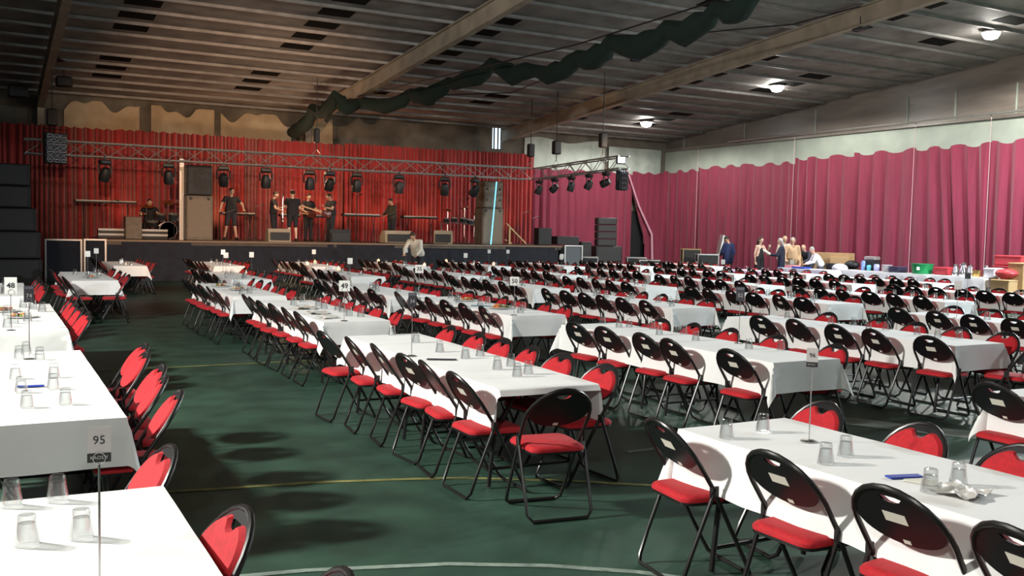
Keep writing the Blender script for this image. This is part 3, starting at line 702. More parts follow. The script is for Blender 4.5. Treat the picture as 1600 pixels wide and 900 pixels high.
road_case(1004, 405, 1024, 26.2, 'lower road case with silver edges under the pale drape edge')
road_case(905, 400, 926, 21.2, 'silver-edged road case between stage end and subwoofers')
road_case(1071, 388, 1088, 27.2, 'black drum case with tan lid by the magenta drape', False, M_CARD)
road_case(1094, 396, 1116, 27.0, 'open road case with its silver lid standing up', True)
# ------------------------------------------------------------------ truss
def truss(name, A, B, s, lab, m=M_ALU):
    A, B = Vector(A), Vector(B); d = B - A; L = d.length; t = d / L; u = Vector((0, 0, 1)); w = t.cross(u).normalized()
    T = thing(name, lab, 'truss', A)
    cor = [(w * i + u * j) * s / 2 for i, j in ((-1, -1), (1, -1), (1, 1), (-1, 1))]
    for c in cor: mb = MB(); mb.cyl(c, d + c, .026, 8); mb.obj('chord', m, T)
    n = int(L / (s * 1.35)); mb = MB()
    for f in range(4):
        a, b = cor[f], cor[(f + 1) % 4]
        for i in range(n): p = a if i % 2 == 0 else b; q = b if i % 2 == 0 else a; mb.cyl(p + d * (i / n), q + d * ((i + 1) / n), .014, 5)
    mb.obj('lattice', m, T, kind=None); return T
TA, TB = atY(38, 228, 32.3), atY(826, 272, 32.3); zt_ = (TA.z + TB.z) / 2
truss('lighting_truss', (TA.x, 32.3, zt_), (TB.x, 32.3, zt_), .42, 'long silver box truss hanging across the stage front')
TC = atZ(975, 256, zt_ + .05)
truss('lighting_truss', (TB.x + .3, 32.2, zt_), (TC.x, TC.y, zt_ + .1), .40, 'shorter silver truss running out over the floor from the stage truss')
def hoist(px, Y, z0, lab, w=.18):
    c = atY(px, 300, Y); t = thing('chain_hoist', lab, 'hoist', (c.x, Y, z0)); mb = MB(); mb.box((0, 0, .7), (w, w, .5), None, .03); mb.obj('motor', M_DARK, t)
    mb = MB(); mb.cyl((0, 0, .2), (0, 0, .45), .015, 6); mb.cyl((0, 0, .95), (0, 0, roof_z(Y) - z0 - .1), .015, 6); mb.obj('chain', M_DARK, t)
    mb = MB(); mb.tube([(-.2, 0, .0), (0, 0, .25), (.2, 0, .0)], .012, 6); mb.obj('sling', M_ALU, t)
hoist(82, 32.3, zt_ + .2, 'black chain hoist at the aisle end of the stage truss', .3)
hoist(494, 32.3, zt_ + .2, 'black chain hoist in the middle of the stage truss')
hoist(828, 32.3, zt_ + .2, 'black chain hoist where the two trusses meet', .24)
hoist(868, 30.8, zt_ + .22, 'black chain hoist with cable bag on the shorter truss', .28); hoist(940, 27.6, zt_ + .25, 'black chain hoist near the free end of the shorter truss', .24)
def moving_head(c, lab, rz=0., tilt=.6, lit=None, grp='moving head lamps under the truss', sc=1.):
    t = thing('moving_head_lamp', lab, 'stage light', c, rz, grp); t.scale = (sc, sc, sc)
    mb = MB(); mb.box((0, 0, -.09), (.34, .26, .14), None, .03); mb.box((0, 0, .03), (.06, .06, .14)); mb.obj('lamp_base', M_DARK, t)
    mb = MB(); mb.tube([(-.19, 0, -.45), (-.20, 0, -.2), (-.14, 0, -.15), (.14, 0, -.15), (.20, 0, -.2), (.19, 0, -.45)], .03, 6); mb.obj('yoke', M_DARK, t)
    M = Matrix.Translation((0, 0, -.45)) @ Matrix.Rotation(tilt, 4, 'X'); mb = MB(); mb.lathe([(0, .20), (.10, .19), (.15, .08), (.165, -.1), (.155, -.22), (.135, -.22), (.12, -.17), (0, -.17)], 14, M); h = mb.obj('lamp_head', M_DARK, t)
    mb = MB(); mb.lathe([(0, -.171), (.118, -.175), (.118, -.185), (0, -.20)], 12, M); mb.obj('lens', lit or mat('dark_lens', (.05, .05, .06), .08), h)
for px, lab, ti in ((163, 'moving head lamp under the truss above the drum riser', .5), (262, 'moving head lamp under the truss between drums and speaker tower', .4), (347, 'moving head lamp under the truss just past the black speaker tower', .7), (413, 'moving head lamp under the truss above the shorts-wearing man', .3), (481, 'moving head lamp under the truss above the guitarist', .2), (512, 'moving head lamp under the truss above the bass player', .6), (554, 'moving head lamp under the truss right of the bass player', .3), (620, 'moving head lamp under the truss above the keyboard player', .2), (691, 'moving head lamp under the truss above the percussion rack', .4), (738, 'moving head lamp under the truss next to the tan speaker tower', .7)):
    c = atY(px, 300, 32.3); moving_head((c.x, 32.09, zt_ - .28), lab, random.uniform(-.5, .5), ti)
LIT = mat('warm_lit_lens', (1, .7, .4), .4, emit=(1., .72, .45), estr=14); LITW = mat('white_lit_lens', (1, 1, 1), .4, emit=(.8, .85, 1.), estr=30)
A_, B_ = Vector((TB.x + .3, 32.2, zt_)), Vector((TC.x, TC.y, zt_ + .1))
for u, lab, l_, ti in ((.06, 'moving head lamp where the shorter truss begins', None, .5), (.26, 'warm glowing lamp on the shorter truss', LIT, .9), (.46, 'unlit moving head lamp in the middle of the shorter truss', None, .3), (.66, 'dark barrel lamp on the shorter truss beside the glowing one', None, .5), (.84, 'small orange glowing lamp near the free end of the truss', LIT, 1.2)):
    p = A_.lerp(B_, u) + Vector((-.15, -.13, 0)); moving_head((p.x, p.y, p.z - .26), lab, .5, ti, l_, 'lamps on the shorter truss', .8)
def blinder(c, lab, sc=1., rz=.3, rows=4):
    t = thing('blinder_light', lab, 'stage light', c, rz); mb = MB(); mb.box((0, 0, 0), (.55 * sc, .2, .8 * sc), None, .03); mb.obj('housing', M_DARK, t)
    for i in range(3):
        for j in range(rows): mb = MB(); M = Matrix.Translation(((i - 1) * .17 * sc, -.10, (j - 1.5) * .19 * sc)) @ Matrix.Rotation(PI / 2, 4, 'X'); mb.lathe([(0, .012), (.05 * sc, .02), (.075 * sc, .05), (.08 * sc, .05), (.08 * sc, 0)], 10, M); mb.obj('lamp_cell', mat('dull_reflector', (.10, .10, .11), .3, metal=.6), t)
    mb = MB(); mb.tube([(-.3 * sc, 0, 0), (-.3 * sc, 0, .5 * sc), (.3 * sc, 0, .5 * sc), (.3 * sc, 0, 0)], .018, 6); mb.obj('bracket', M_DARK, t)
c = atY(86, 232, 32.07); blinder((c.x, 32.07, c.z), 'large black multi-lamp blinder at the aisle end of the stage truss', 1.15)
c = TC; blinder((c.x - .15, c.y - .1, c.z - .55), 'black multi-lamp blinder at the free end of the shorter truss', .8, .4)
t = thing('flood_lamp', 'brilliant white lit lamp at the tip of the shorter truss', 'stage light', (TC.x - .1, TC.y, TC.z + .12), -.3); mb = MB(); mb.box((0, .08, 0), (.3, .14, .26), None, .03); mb.obj('housing', M_DARK, t); mb = MB(); mb.box((0, 0, 0), (.22, .02, .18)); mb.obj('lens', LITW, t)
light('SPOT', 'truss_light', (TC.x - .2, TC.y - .3, TC.z), 900, (.66, .58, 1.), .1, (26.5, 23, .8), 60, .7)
# warm rays from stage lamps onto the drape
for px, pw in ((205, 60), (352, 90), (470, 70), (540, 110), (610, 70), (690, 60), (815, 60)):
    c = atY(px, 372, 35.2); light('SPOT', 'stage_uplight', (c.x, 36.2, ZS + .25), pw, (1, .40, .18), .1, (c.x + .3, YC, 3.4), 95, .8)
light('SPOT', 'truss_light', (TC.x + .2, TC.y + .6, TC.z + .3), 260, (1., .62, .35), .1, (20.4, 33, 6.6), 50, .8)
light('POINT', 'stage_glow_light', (9.5, 34.5, 3.9), 130, (1, .66, .4), .3)
light('SPOT', 'wall_wash_light', (19.5, 30.5, 4.2), 500, (.9, .75, .7), .2, (24, 38.6, 2.5), 80, .8)
# ------------------------------------------------------------------ people
M_HAIR = mat('dark_hair', (.025, .018, .013), .6); M_HAIRG = mat('grey_hair', (.35, .33, .30), .7); M_EYE = mat('eye', (.03, .025, .02), .3); M_LIP = mat('lips', (.40, .16, .13), .5)
M_SHOE = mat('dark_shoe', (.02, .018, .016), .5)
def capsule(mb, a, b, ra, rb, n=10):
    a, b = Vector(a), Vector(b); d = b - a; L = d.length
    if L < 1e-4: mb.ball(a, ra, n); return
    q = d.to_track_quat('Z', 'Y').to_matrix().to_4x4(); q.translation = a
    prof = [(0, -ra), (ra * .5, -ra * .87), (ra * .87, -ra * .5), (ra, 0), (rb, L), (rb * .87, L + rb * .5), (rb * .5, L + rb * .87), (0, L + rb)]
    mb.lathe(prof, n, q)
def fuse(name, mb, m, voxel, parent=None, smooth=2):
    o = mb.obj(name, m, parent); md = o.modifiers.new('r', 'REMESH'); md.mode = 'VOXEL'; md.voxel_size = voxel; md.use_smooth_shade = True
    if smooth: s = o.modifiers.new('s', 'SMOOTH'); s.iterations = smooth; s.factor = .5
    bpy.context.view_layer.update(); me = bpy.data.meshes.new_from_object(o.evaluated_get(bpy.context.evaluated_depsgraph_get()))
    o.modifiers.clear(); o.data = me; return o
BASE = dict(pel=(0, 0, .97), che=(0, .01, 1.28), nek=(0, 0, 1.47), hed=(0, .03, 1.63), shL=(-.19, 0, 1.42), shR=(.19, 0, 1.42), elL=(-.25, -.03, 1.13), elR=(.25, -.03, 1.13), wrL=(-.26, .08, .89), wrR=(.26, .08, .89),
            hiL=(-.09, 0, .94), hiR=(.09, 0, .94), knL=(-.11, .03, .50), knR=(.11, .03, .50), anL=(-.12, 0, .09), anR=(.12, 0, .09))
def person(label, loc, rz, pose=None, h=1.78, top=(.02, .02, .022), sleeves='short', bottom=(.02, .02, .025), legs='long', hair=M_HAIR, hairlen='short', female=False, skin=None, coat=False, dress=False, bulk=1.):
    J = dict(BASE); J.update(pose or {}); J = {k: Vector(v) for k, v in J.items()}; S = h / 1.75
    T = thing('person', label, 'person', loc, rz); T.scale = (S, S, S); T['category'] = 'person'
    sk = skin or M_SKIN; mb = MB(); K = bulk * (.92 if female else 1.12)
    up = (J['nek'] - J['pel']).normalized()
    def seg(a, b, ra, rb): capsule(mb, J[a] if isinstance(a, str) else a, J[b] if isinstance(b, str) else b, ra, rb)
    sL = J['shL'].lerp(J['nek'], .35) - up * .03; sR = J['shR'].lerp(J['nek'], .35) - up * .03
    def torso(M, e):
        for s in (-1, 1):
            sh = sL if s < 0 else sR; hp = J['hiL'] if s < 0 else J['hiR']
            capsule(M, hp + up * .06, J['che'].lerp(sh, .45) - up * .02, .105 * K + e, .095 * K + e); capsule(M, J['che'].lerp(sh, .45), sh, .10 * K + e, .065 + e)
        capsule(M, J['pel'], J['che'], .11 * K + e, .115 * K + e); capsule(M, J['shL'], J['shR'], .055 + e, .055 + e); capsule(M, J['che'], J['nek'] - up * .06, .11 * K + e, .06 + e)
    torso(mb, 0)
    seg('nek', 'hed', .052, .05)
    hd = J['hed']; hu = (hd - J['nek']).normalized(); fx = Vector((1, 0, 0)); ff = pose.get('face', None) if pose else None
    ff = Vector(ff).normalized() if ff else Vector((0, 1, 0)); ff = (ff - hu * ff.dot(hu)).normalized(); fx = ff.cross(hu)
    HM = Matrix(((fx.x, ff.x, hu.x, hd.x), (fx.y, ff.y, hu.y, hd.y), (fx.z, ff.z, hu.z, hd.z), (0, 0, 0, 1)))
    P = lambda x, y, z: HM @ Vector((x, y, z))
    mb.add(*(lambda q: (q.v, q.f))(MB().ball((0, 0, .02), .095, 14, (.82, 1.0, 1.12))), HM)
    capsule(mb, P(0, .035, -.05), P(0, .045, -.075), .055, .035); capsule(mb, P(0, .093, .03), P(0, .108, -.012), .010, .015)
    capsule(mb, P(-.035, .082, .045), P(.035, .082, .045), .012, .012)
    for s in (-1, 1): capsule(mb, P(s * .08, -.005, .025), P(s * .084, -.01, -.015), .014, .009)
    for s, c in ((-1, 'L'), (1, 'R')):
        seg('sh' + c, 'el' + c, .050 * K, .040 * K); seg('el' + c, 'wr' + c, .040 * K, .026)
        seg('hi' + c, 'kn' + c, .088 * K, .055); seg('kn' + c, 'an' + c, .054, .035)
        an = J['an' + c]; capsule(mb, an - Vector((0, .02, .045)), an + Vector((s * .02, .14, -.055)), .038, .028)
        w = J['wr' + c]; d = (w - J['el' + c]).normalized(); sd = d.cross(Vector((0, 0, 1)) if abs(d.z) < .8 else Vector((0, 1, 0))).normalized(); nn = sd.cross(d)
        for k in range(4):
            b0 = w + d * .02 + sd * (k - 1.5) * .012; k0 = w + d * .085 + sd * (k - 1.5) * .020; ln = (.072, .082, .078, .062)[k]
            capsule(mb, b0, k0, .016, .0125, 6); m1 = k0 + d * ln * .55 + nn * ln * .2; capsule(mb, k0, m1, .0105, .0095, 6); capsule(mb, m1, m1 + d * ln * .25 + nn * ln * .38, .0095, .0085, 6)
        t0 = w + d * .03 - sd * .022; t1 = t0 + d * .035 - sd * .028 + nn * .01; capsule(mb, t0, t1, .014, .011, 6); capsule(mb, t1, t1 + d * .03 - sd * .004 + nn * .01, .011, .009, 6)
    body = fuse('body', mb, sk, .0085, T, 1)
    for s in (-1, 1): e = MB(); e.ball(P(s * .032, .088, .025), .010, 8); e.obj('eye', M_EYE, body)
    e = MB(); capsule(e, P(-.022, .092, -.048), P(.022, .092, -.048), .006, .006, 6); e.obj('mouth', M_LIP, body)
    # clothes
    mt = mat('cloth_%d_%d_%d' % tuple(int(c * 999) for c in top), top, .8, bump=.2, bscale=30); m2 = mat('cloth_%d_%d_%d' % tuple(int(c * 999) for c in bottom), bottom, .8, bump=.2, bscale=30)
    mb = MB(); torso(mb, .014)
    if dress:
        mb = MB(); 
        for s in (-1, 1): sh = sL if s < 0 else sR; capsule(mb, (J['hiL'] if s < 0 else J['hiR']), J['che'].lerp(sh, .1), .115, .098)
        capsule(mb, J['pel'], J['che'], .12, .12)
        for s, c in ((-1, 'L'), (1, 'R')): capsule(mb, J['hi' + c], J['hi' + c].lerp(J['an' + c], .8), .11, .12); capsule(mb, J['che'].lerp(J['sh' + c], .45), J['sh' + c].lerp(J['nek'], .4) + up * .03, .03, .016)
    else:
        for s, c in ((-1, 'L'), (1, 'R')):
            f = .55 if sleeves == 'short' else 1.
            capsule(mb, J['sh' + c], J['sh' + c].lerp(J['el' + c], f if f < 1 else 1), .064 * K, .056 * K)
            if sleeves == 'long': capsule(mb, J['el' + c], J['el' + c].lerp(J['wr' + c], .95), .055 * K, .038)
            if coat: capsule(mb, J['hi' + c], J['hi' + c].lerp(J['kn' + c], .3), .115 * K, .11 * K)
    fuse('dress' if dress else ('jacket' if coat else 'shirt'), mb, mt, .014, T)
    if not dress:
        mb = MB(); capsule(mb, J['pel'] - up * .02, J['pel'] + up * .05, .125 * K, .12 * K)
        for s, c in ((-1, 'L'), (1, 'R')):
            f = .92 if legs == 'short' else 1; capsule(mb, J['hi' + c], J['hi' + c].lerp(J['kn' + c], f), .103 * K, .078)
            if legs == 'long': capsule(mb, J['kn' + c], J['kn' + c].lerp(J['an' + c], .93), .072, .058)
        fuse('shorts' if legs == 'short' else 'trousers', mb, m2, .014, T)
    for s, c in ((-1, 'L'), (1, 'R')):
        mb = MB(); an = J['an' + c]; capsule(mb, an - Vector((0, .03, .04)), an + Vector((s * .02, .15, -.052)), .047, .036); capsule(mb, an, an - Vector((0, .01, .04)), .042, .045); fuse('shoe', mb, M_SHOE, .012, T)
    if hair:
        mb = MB(); mb.add(*(lambda q: (q.v, q.f))(MB().ball((0, -.014, .042), .098, 14, (.86, .98, 1.03))), HM)
        if hairlen == 'long':
            for s in (-1, 0, 1): capsule(mb, P(s * .06, -.04, .02), P(s * .075, -.06, -.20), .05, .03)
        fuse('hair', mb, hair, .012, T, 2)
    return T
def face_to(x, y, tx, ty): return math.atan2(-(tx - x), ty - y)
def on_stage(px, py, Y): p = atY(px, py, Y); return (p.x, Y, ZS)
BLACK = (.016, .015, .017)
x, y, z = on_stage(361, 372, 34.6)
person('person in dark t-shirt and shorts facing the hall, arms out, on stage', (x, y, z), face_to(x, y, 0, -4) + .3, dict(elL=(-.36, .06, 1.22), wrL=(-.34, .25, 1.06), elR=(.36, .06, 1.20), wrR=(.44, .2, 1.02), anL=(-.17, .05, .09), anR=(.2, -.08, .09), knR=(.16, .02, .5)), 1.82, BLACK, bottom=(.03, .025, .03), legs='short')
x, y, z = on_stage(427, 373, 35.2)
person('person in black holding a slim silver horn upright, on stage', (x, y, z), face_to(x, y, 20, 30), dict(elL=(-.28, .10, 1.15), wrL=(-.05, .34, 1.20), elR=(.26, .12, 1.15), wrR=(.06, .36, 1.05), hed=(0, .07, 1.62), face=(.1, 1, -.3)), 1.80, BLACK)
HN = thing('horn', 'slim silver horn held upright by the person in black', 'instrument', (x + .30, y - .16, z + .95), 0); mb = MB(); mb.tube([(0, 0, -.1), (0, 0, .55), (.02, 0, .68), (-.06, .0, .72)], [.03, .022, .015, .01], 8); mb.obj('horn_tube', M_CHROME, HN); mb = MB(); mb.lathe([(.03, .0), (.05, -.08), (.09, -.14), (.085, -.14), (.03, -.02)], 12, Matrix.Translation((0, 0, -.1))); mb.obj('bell', M_CHROME, HN)
x, y, z = on_stage(457, 375, 33.6)
person('person seen from behind in black t-shirt and shorts, pale legs, on stage', (x, y, z), face_to(x, y, 12, 60), dict(elL=(-.27, .12, 1.18), wrL=(-.18, .32, 1.15), elR=(.26, .08, 1.15), wrR=(.18, .3, 1.1)), 1.80, BLACK, bottom=(.02, .02, .022), legs='short', skin=mat('pale_skin', (.75, .5, .36), .5))
x, y, z = on_stage(481, 372, 35.0)
person('person playing guitar, half hidden behind the one with pale legs', (x, y, z), face_to(x, y, 10, 20) + .4, dict(elL=(-.30, .10, 1.15), wrL=(-.42, .32, 1.12), elR=(.28, .04, 1.12), wrR=(.12, .22, 1.02), hed=(.02, .07, 1.62), face=(.2, 1, -.4)), 1.76, BLACK)
x, y, z = on_stage(517, 373, 34.2)
person('person in black bending over a bass guitar with pale neck', (x, y, z), face_to(x, y, 0, 30), dict(elL=(-.24, .14, 1.18), wrL=(-.22, .42, 1.22), elR=(.26, .06, 1.14), wrR=(.15, .26, 1.0), hed=(0, .10, 1.61), face=(0, 1, -.6)), 1.78, BLACK)
def guitar(c, rz, tilt, lab, body_c):
    t = thing('electric_guitar', lab, 'guitar', c, rz); R = Matrix.Rotation(tilt, 4, 'Y'); o = []
    for i in range(28):
        a = 2 * PI * i / 28; r = .155 + .03 * math.cos(2 * a) - .015 * math.cos(4 * a) + .02 * math.cos(a); o.append((r * math.cos(a) * 1.15, r * math.sin(a)))
    MM = R @ Matrix.Rotation(PI / 2, 4, 'X'); mb = MB(); mb.prism(o, -.022, .022, MM, .08, .01); mb.obj('guitar_body', mat('guitar_body_paint', body_c, .25), t)
    mb = MB(); mb.box((-.50, 0, .025), (.68, .05, .024), MM); mb.obj('neck', mat('maple_neck', (.62, .36, .18), .4), t); mb = MB(); mb.box((-.90, .01, .02), (.16, .075, .02), MM); mb.obj('headstock', mat('maple_neck', (.62, .36, .18), .4), t)
guitar((x - .30, y - .28, z + 1.02), 0, .28, 'electric bass with long pale neck raised towards the other players', (.12, .03, .02))
x, y, z = on_stage(481, 372, 35.0); guitar((x + .0, y - .42, z + .98), .3, .1, 'electric guitar held by the half hidden player', (.03, .03, .03))
x, y, z = on_stage(612, 370, 35.4)
person('person in open black waistcoat standing at the keyboards, looking down', (x, y, z), face_to(x, y, -2, 30), dict(elL=(-.26, .14, 1.16), wrL=(-.14, .38, 1.06), elR=(.26, .12, 1.16), wrR=(.14, .38, 1.05), hed=(0, .08, 1.61), face=(0, 1, -.7)), 1.72, (.05, .045, .03), sleeves='long')
x, y, z = on_stage(233, 368, 36.2)
person('dim person seated behind the drum kit', (x, y - .1, z - .38), face_to(x, y, 3, 0), dict(knL=(-.2, .40, .85), knR=(.2, .40, .85), anL=(-.2, .42, .47), anR=(.2, .42, .47), elL=(-.34, .16, 1.2), wrL=(-.24, .40, 1.25), elR=(.34, .16, 1.2), wrR=(.24, .40, 1.2)), 1.76, BLACK)
mb = MB(); mb.lathe([(0, .55), (.18, .55), (.19, .50), (.17, .47), (.03, .46), (.03, .2), (.2, 0), (.17, 0), (0, .15)], 14); mb.obj('drum_stool', M_DARK, None, label='round black stool under the seated drummer', cat='stool', loc=(x, y - .1, z))
# bending person in front of the stage
x, y = 12.45, 29.6
person('person in white shirt bending over a table in front of the stage', (x, y, 0), face_to(x, y, 7, 24), dict(pel=(0, -.10, .98), che=(0, .10, 1.25), nek=(0, .22, 1.42), hed=(0, .34, 1.53), shL=(-.19, .17, 1.37), shR=(.19, .17, 1.37), elL=(-.26, .30, 1.12), elR=(.26, .34, 1.13), wrL=(-.2, .50, .96), wrR=(.2, .54, .98), hiL=(-.09, -.15, .94), hiR=(.09, -.15, .94), knL=(-.11, -.05, .50), knR=(.11, -.02, .50), face=(0, 1, -.6)), 1.86, (.62, .60, .52), sleeves='long', bottom=(.02, .02, .03), hair=M_HAIR)
# people by the right wall
def atw(px, X, py=400): p = atX(px, py, X); return p.x, p.y
x, y = atw(1138, 26.2)
person('person in dark blue suit turned away towards the magenta drape', (x, y, 0), face_to(x, y, 24, 60), dict(elL=(-.25, .1, 1.14), wrL=(-.12, .28, 1.02), hed=(-.05, .06, 1.62), face=(-.7, 1, -.2)), 1.86, (.012, .02, .075), sleeves='long', bottom=(.012, .018, .05), coat=True, bulk=1.15)
x, y = atw(1187, 26.2)
person('person with long dark hair in black strappy dress, hand raised', (x, y, 0), face_to(x, y, 27, 15), dict(shL=(-.17, 0, 1.41), shR=(.17, 0, 1.41), elL=(-.24, .12, 1.2), wrL=(-.12, .32, 1.36), elR=(.24, -.02, 1.14), wrR=(.24, .02, .88)), 1.84, (.008, .008, .01), hairlen='long', female=True, dress=True, skin=mat('fair_skin', (.62, .40, .31), .5))
x, y = atw(1221, 25.8)
person('person in dark jacket and blue jeans holding white papers', (x, y, 0), face_to(x, y, 10, 40), dict(elL=(-.25, .14, 1.14), wrL=(-.14, .38, 1.16), elR=(.25, .14, 1.14), wrR=(.10, .40, 1.14), hed=(0, .05, 1.62)), 1.82, (.012, .014, .03), sleeves='long', bottom=(.07, .13, .25), coat=True, hair=M_HAIRG, hairlen='long')
mb = MB(); M = Matrix.Rotation(.5, 4, 'X'); mb.box((0, 0, 0), (.24, .30, .02), M); mb.box((.02, .05, .025), (.22, .28, .012), M); mb.obj('paper_stack', M_PAPER, None, label='white papers held by the person in jeans', cat='paper', loc=(x - .42, y + .30, 1.28), rz=.6)
x, y = atw(1238, 26.6)
person('person in tan shirt standing behind the one in jeans', (x, y, 0), face_to(x, y, 20, 20), dict(elR=(.28, .06, 1.14), wrR=(.22, .22, .98)), 1.85, (.52, .34, .20), sleeves='long', bottom=(.4, .28, .18), hair=M_HAIRG)
x, y = atw(1225, 27.6)
person('person in pale blouse mostly hidden behind the one in jeans', (x, y, 0), face_to(x, y, 22, 12), None, 1.90, (.62, .52, .44), sleeves='long', bottom=(.3, .25, .2), hair=mat('blond_hair', (.5, .38, .22), .7))
LEAN = dict(pel=(0, -.12, .90), che=(0, .06, 1.16), nek=(0, .16, 1.32), hed=(0, .24, 1.45), shL=(-.19, .12, 1.27), shR=(.19, .12, 1.27), elL=(-.26, .22, 1.02), elR=(.26, .22, 1.02), wrL=(-.16, .44, .93), wrR=(.16, .44, .93), hiL=(-.09, -.12, .87), hiR=(.09, -.12, .87), knL=(-.11, .05, .48), knR=(.11, .05, .48), face=(0, 1, -.5))
x, y = atw(1262, 27.3)
person('bald person in dark suit leaning at the registration table', (x, y, 0), face_to(x, y, 18, 26), LEAN, 1.78, (.03, .03, .045), sleeves='long', coat=True, hair=None)
x, y = atw(1279, 26.6)
person('grey-haired person in bright white shirt leaning over the registration table', (x, y, 0), face_to(x, y, 20, 30), LEAN, 1.70, (.8, .8, .78), sleeves='long', bottom=(.1, .1, .12), hair=M_HAIRG)

# ------------------------------------------------------------------ instruments on stage
K = thing('drum_kit', 'drum kit with shining rims and cymbals beside the black speaker tower', 'drums', (atY(262, 370, 35.4).x, 35.4, ZS), 0)
M_DRUM = mat('drum_shell', (.04, .045, .05), .15, metal=.3, coat=.6); M_HEADD = mat('drum_skin', (.6, .58, .5), .5); M_BRASS = mat('brass', (.75, .5, .2), .25, metal=1.)
def drum(c, r, h, axis=None, nm='drum'):
    M = Matrix.Translation(c) @ (axis or Matrix.Identity(4)); mb = MB(); mb.lathe([(0, 0), (r, 0), (r, h), (0, h)], 20, M); d = mb.obj(nm, M_DRUM, K)
    for z in (0, h): mb = MB(); mb.lathe([(r, z - .012), (r + .014, z - .012), (r + .014, z + .012), (r, z + .012), (r, z - .012)], 20, M); mb.obj('rim', M_CHROME, d); mb = MB(); mb.lathe([(0, h + .003), (r * .97, h + .003), (r * .97, h - .003), (0, h - .003)], 20, M); mb.obj('drum_skin', M_HEADD, d)
drum((0, .3, .30), .29, .42, Matrix.Rotation(PI / 2, 4, 'X'), 'bass_drum')
for c, r, h in (((-.2, .15, .66), .15, .2), ((.2, .15, .66), .16, .22), ((-.48, .2, .45), .19, .14), ((.52, .2, .30), .21, .38)): drum(c, r, h, Matrix.Rotation(.25, 4, 'X'), 'drum')
def cymbal(x, y, z, r, til=.3):
    M = Matrix.Translation((x, y, z)) @ Matrix.Rotation(til, 4, 'X'); mb = MB(); mb.lathe([(0, .03), (.03, .028), (.05, .012), (r, -.01), (r, -.014), (.05, .006), (0, .02)], 20, M); c = mb.obj('cymbal', M_BRASS, K)
    mb = MB(); mb.cyl((x, y, z), (x, y, .25), .011, 6)
    for k in range(3): mb.cyl((x, y, .28), (x + .24 * math.cos(2.1 * k), y + .24 * math.sin(2.1 * k), .01), .009, 5)
    mb.obj('stand', M_CHROME, K)
cymbal(-.65, .35, 1.15, .25); cymbal(.55, .4, 1.25, .27, -.2); cymbal(-.85, .1, .85, .18, 0); cymbal(.1, .6, 1.3, .22, .4)
def mic_stand(px, Y, hh, lab, boom=.5, mic=True):
    p = atY(px, 370, Y); t = thing('microphone_stand', lab, 'stand', (p.x, Y, ZS)); mb = MB(); mb.cyl((0, 0, .02), (0, 0, hh), .011, 6)
    for k in range(3): mb.cyl((0, 0, .12), (.28 * math.cos(2.1 * k + .4), .28 * math.sin(2.1 * k + .4), .01), .009, 5)
    mb.obj('stand_pole', M_DARK, t); mb = MB(); mb.cyl((-.15 * boom, 0, hh - .1 * boom), (boom, 0, hh + .35 * boom), .008, 6); mb.obj('boom', M_ALU, t)
    if mic: mb = MB(); mb.cyl((boom, 0, hh + .35 * boom), (boom + .12, -.02, hh + .30 * boom), .016, 8, .026); mb.obj('microphone', M_CHROME, t)
mic_stand(272, 34.2, 1.3, 'microphone stand with raised boom beside the black speaker tower'); mic_stand(160, 34.8, 1.15, 'microphone stand with white-tipped boom near the aisle end of the stage', .4)
mic_stand(343, 34.0, .9, 'low microphone stand beside the person with arms out'); mic_stand(556, 34.0, 1.75, 'tall microphone stand in front of the keyboards', .1); mic_stand(717, 34.3, 1.7, 'tall microphone stand over the percussion rack', .3)
mic_stand(498, 33.9, 1.3, 'microphone stand between the guitarists', .15); mic_stand(399, 34.3, 1.2, 'microphone stand left of the horn player', .2)
def keyboard(px0, px1, Y, hh, lab, strip=(.5, .48, .42)):
    a, b = atY(px0, 340, Y), atY(px1, 340, Y); w = b.x - a.x; t = thing('keyboard', lab, 'keyboard', ((a.x + b.x) / 2, Y, ZS)); mb = MB(); mb.box((0, 0, hh), (w, .34, .10), None, .015); mb.obj('keyboard_body', M_DARK, t)
    mb = MB(); mb.box((0, -.174, hh + .03), (w * .96, .012, .035)); mb.obj('keys', mat('keyboard_strip', strip, .5), t)
    for s in (-1, 1): mb = MB(); mb.cyl((s * w * .35, -.15, hh - .05), (s * w * .35, .2, .01), .014, 6); mb.cyl((s * w * .35, .15, hh - .05), (s * w * .35, -.2, .01), .014, 6); mb.obj('keyboard_stand', M_DARK, t)
keyboard(535, 592, 35.0, 1.02, 'long keyboard with pale strip left of the keyboard player'); keyboard(628, 681, 35.0, 1.0, 'long keyboard right of the keyboard player', (.3, .28, .25)); keyboard(345, 398, 36.0, .95, 'dark keyboard behind the person with arms out', (.12, .1, .1)); keyboard(116, 214, 36.4, 1.25, 'long dark bar table near the aisle end of the stage', (.2, .17, .15)); keyboard(436, 468, 36.0, .95, 'short keyboard between the performers', (.35, .3, .3))
for px, w, lab in ((178, .95, 'low white-edged crate left of the small speaker'), (240, .9, 'low white-edged crate right of the small speaker')):
    a = atY(px, 369, 34.0); t = thing('slatted_crate', lab, 'crate', (a.x, 34.0, ZS)); mb = MB(); mb.box((0, .2, .17), (w, .35, .3)); mb.obj('crate_body', M_DARK, t)
    for z in (.30, .14): mb = MB(); mb.box((0, 0, z), (w, .03, .07)); mb.obj('rail', mat('white_slat', (.55, .53, .5), .6), t)
pbox('speaker_cabinet', 196, 338, 222, 372, 33.6, .5, M_BRNLITBOX, 'small brown-lit speaker standing between two white-edged crates', 'speaker', zmin=ZS)
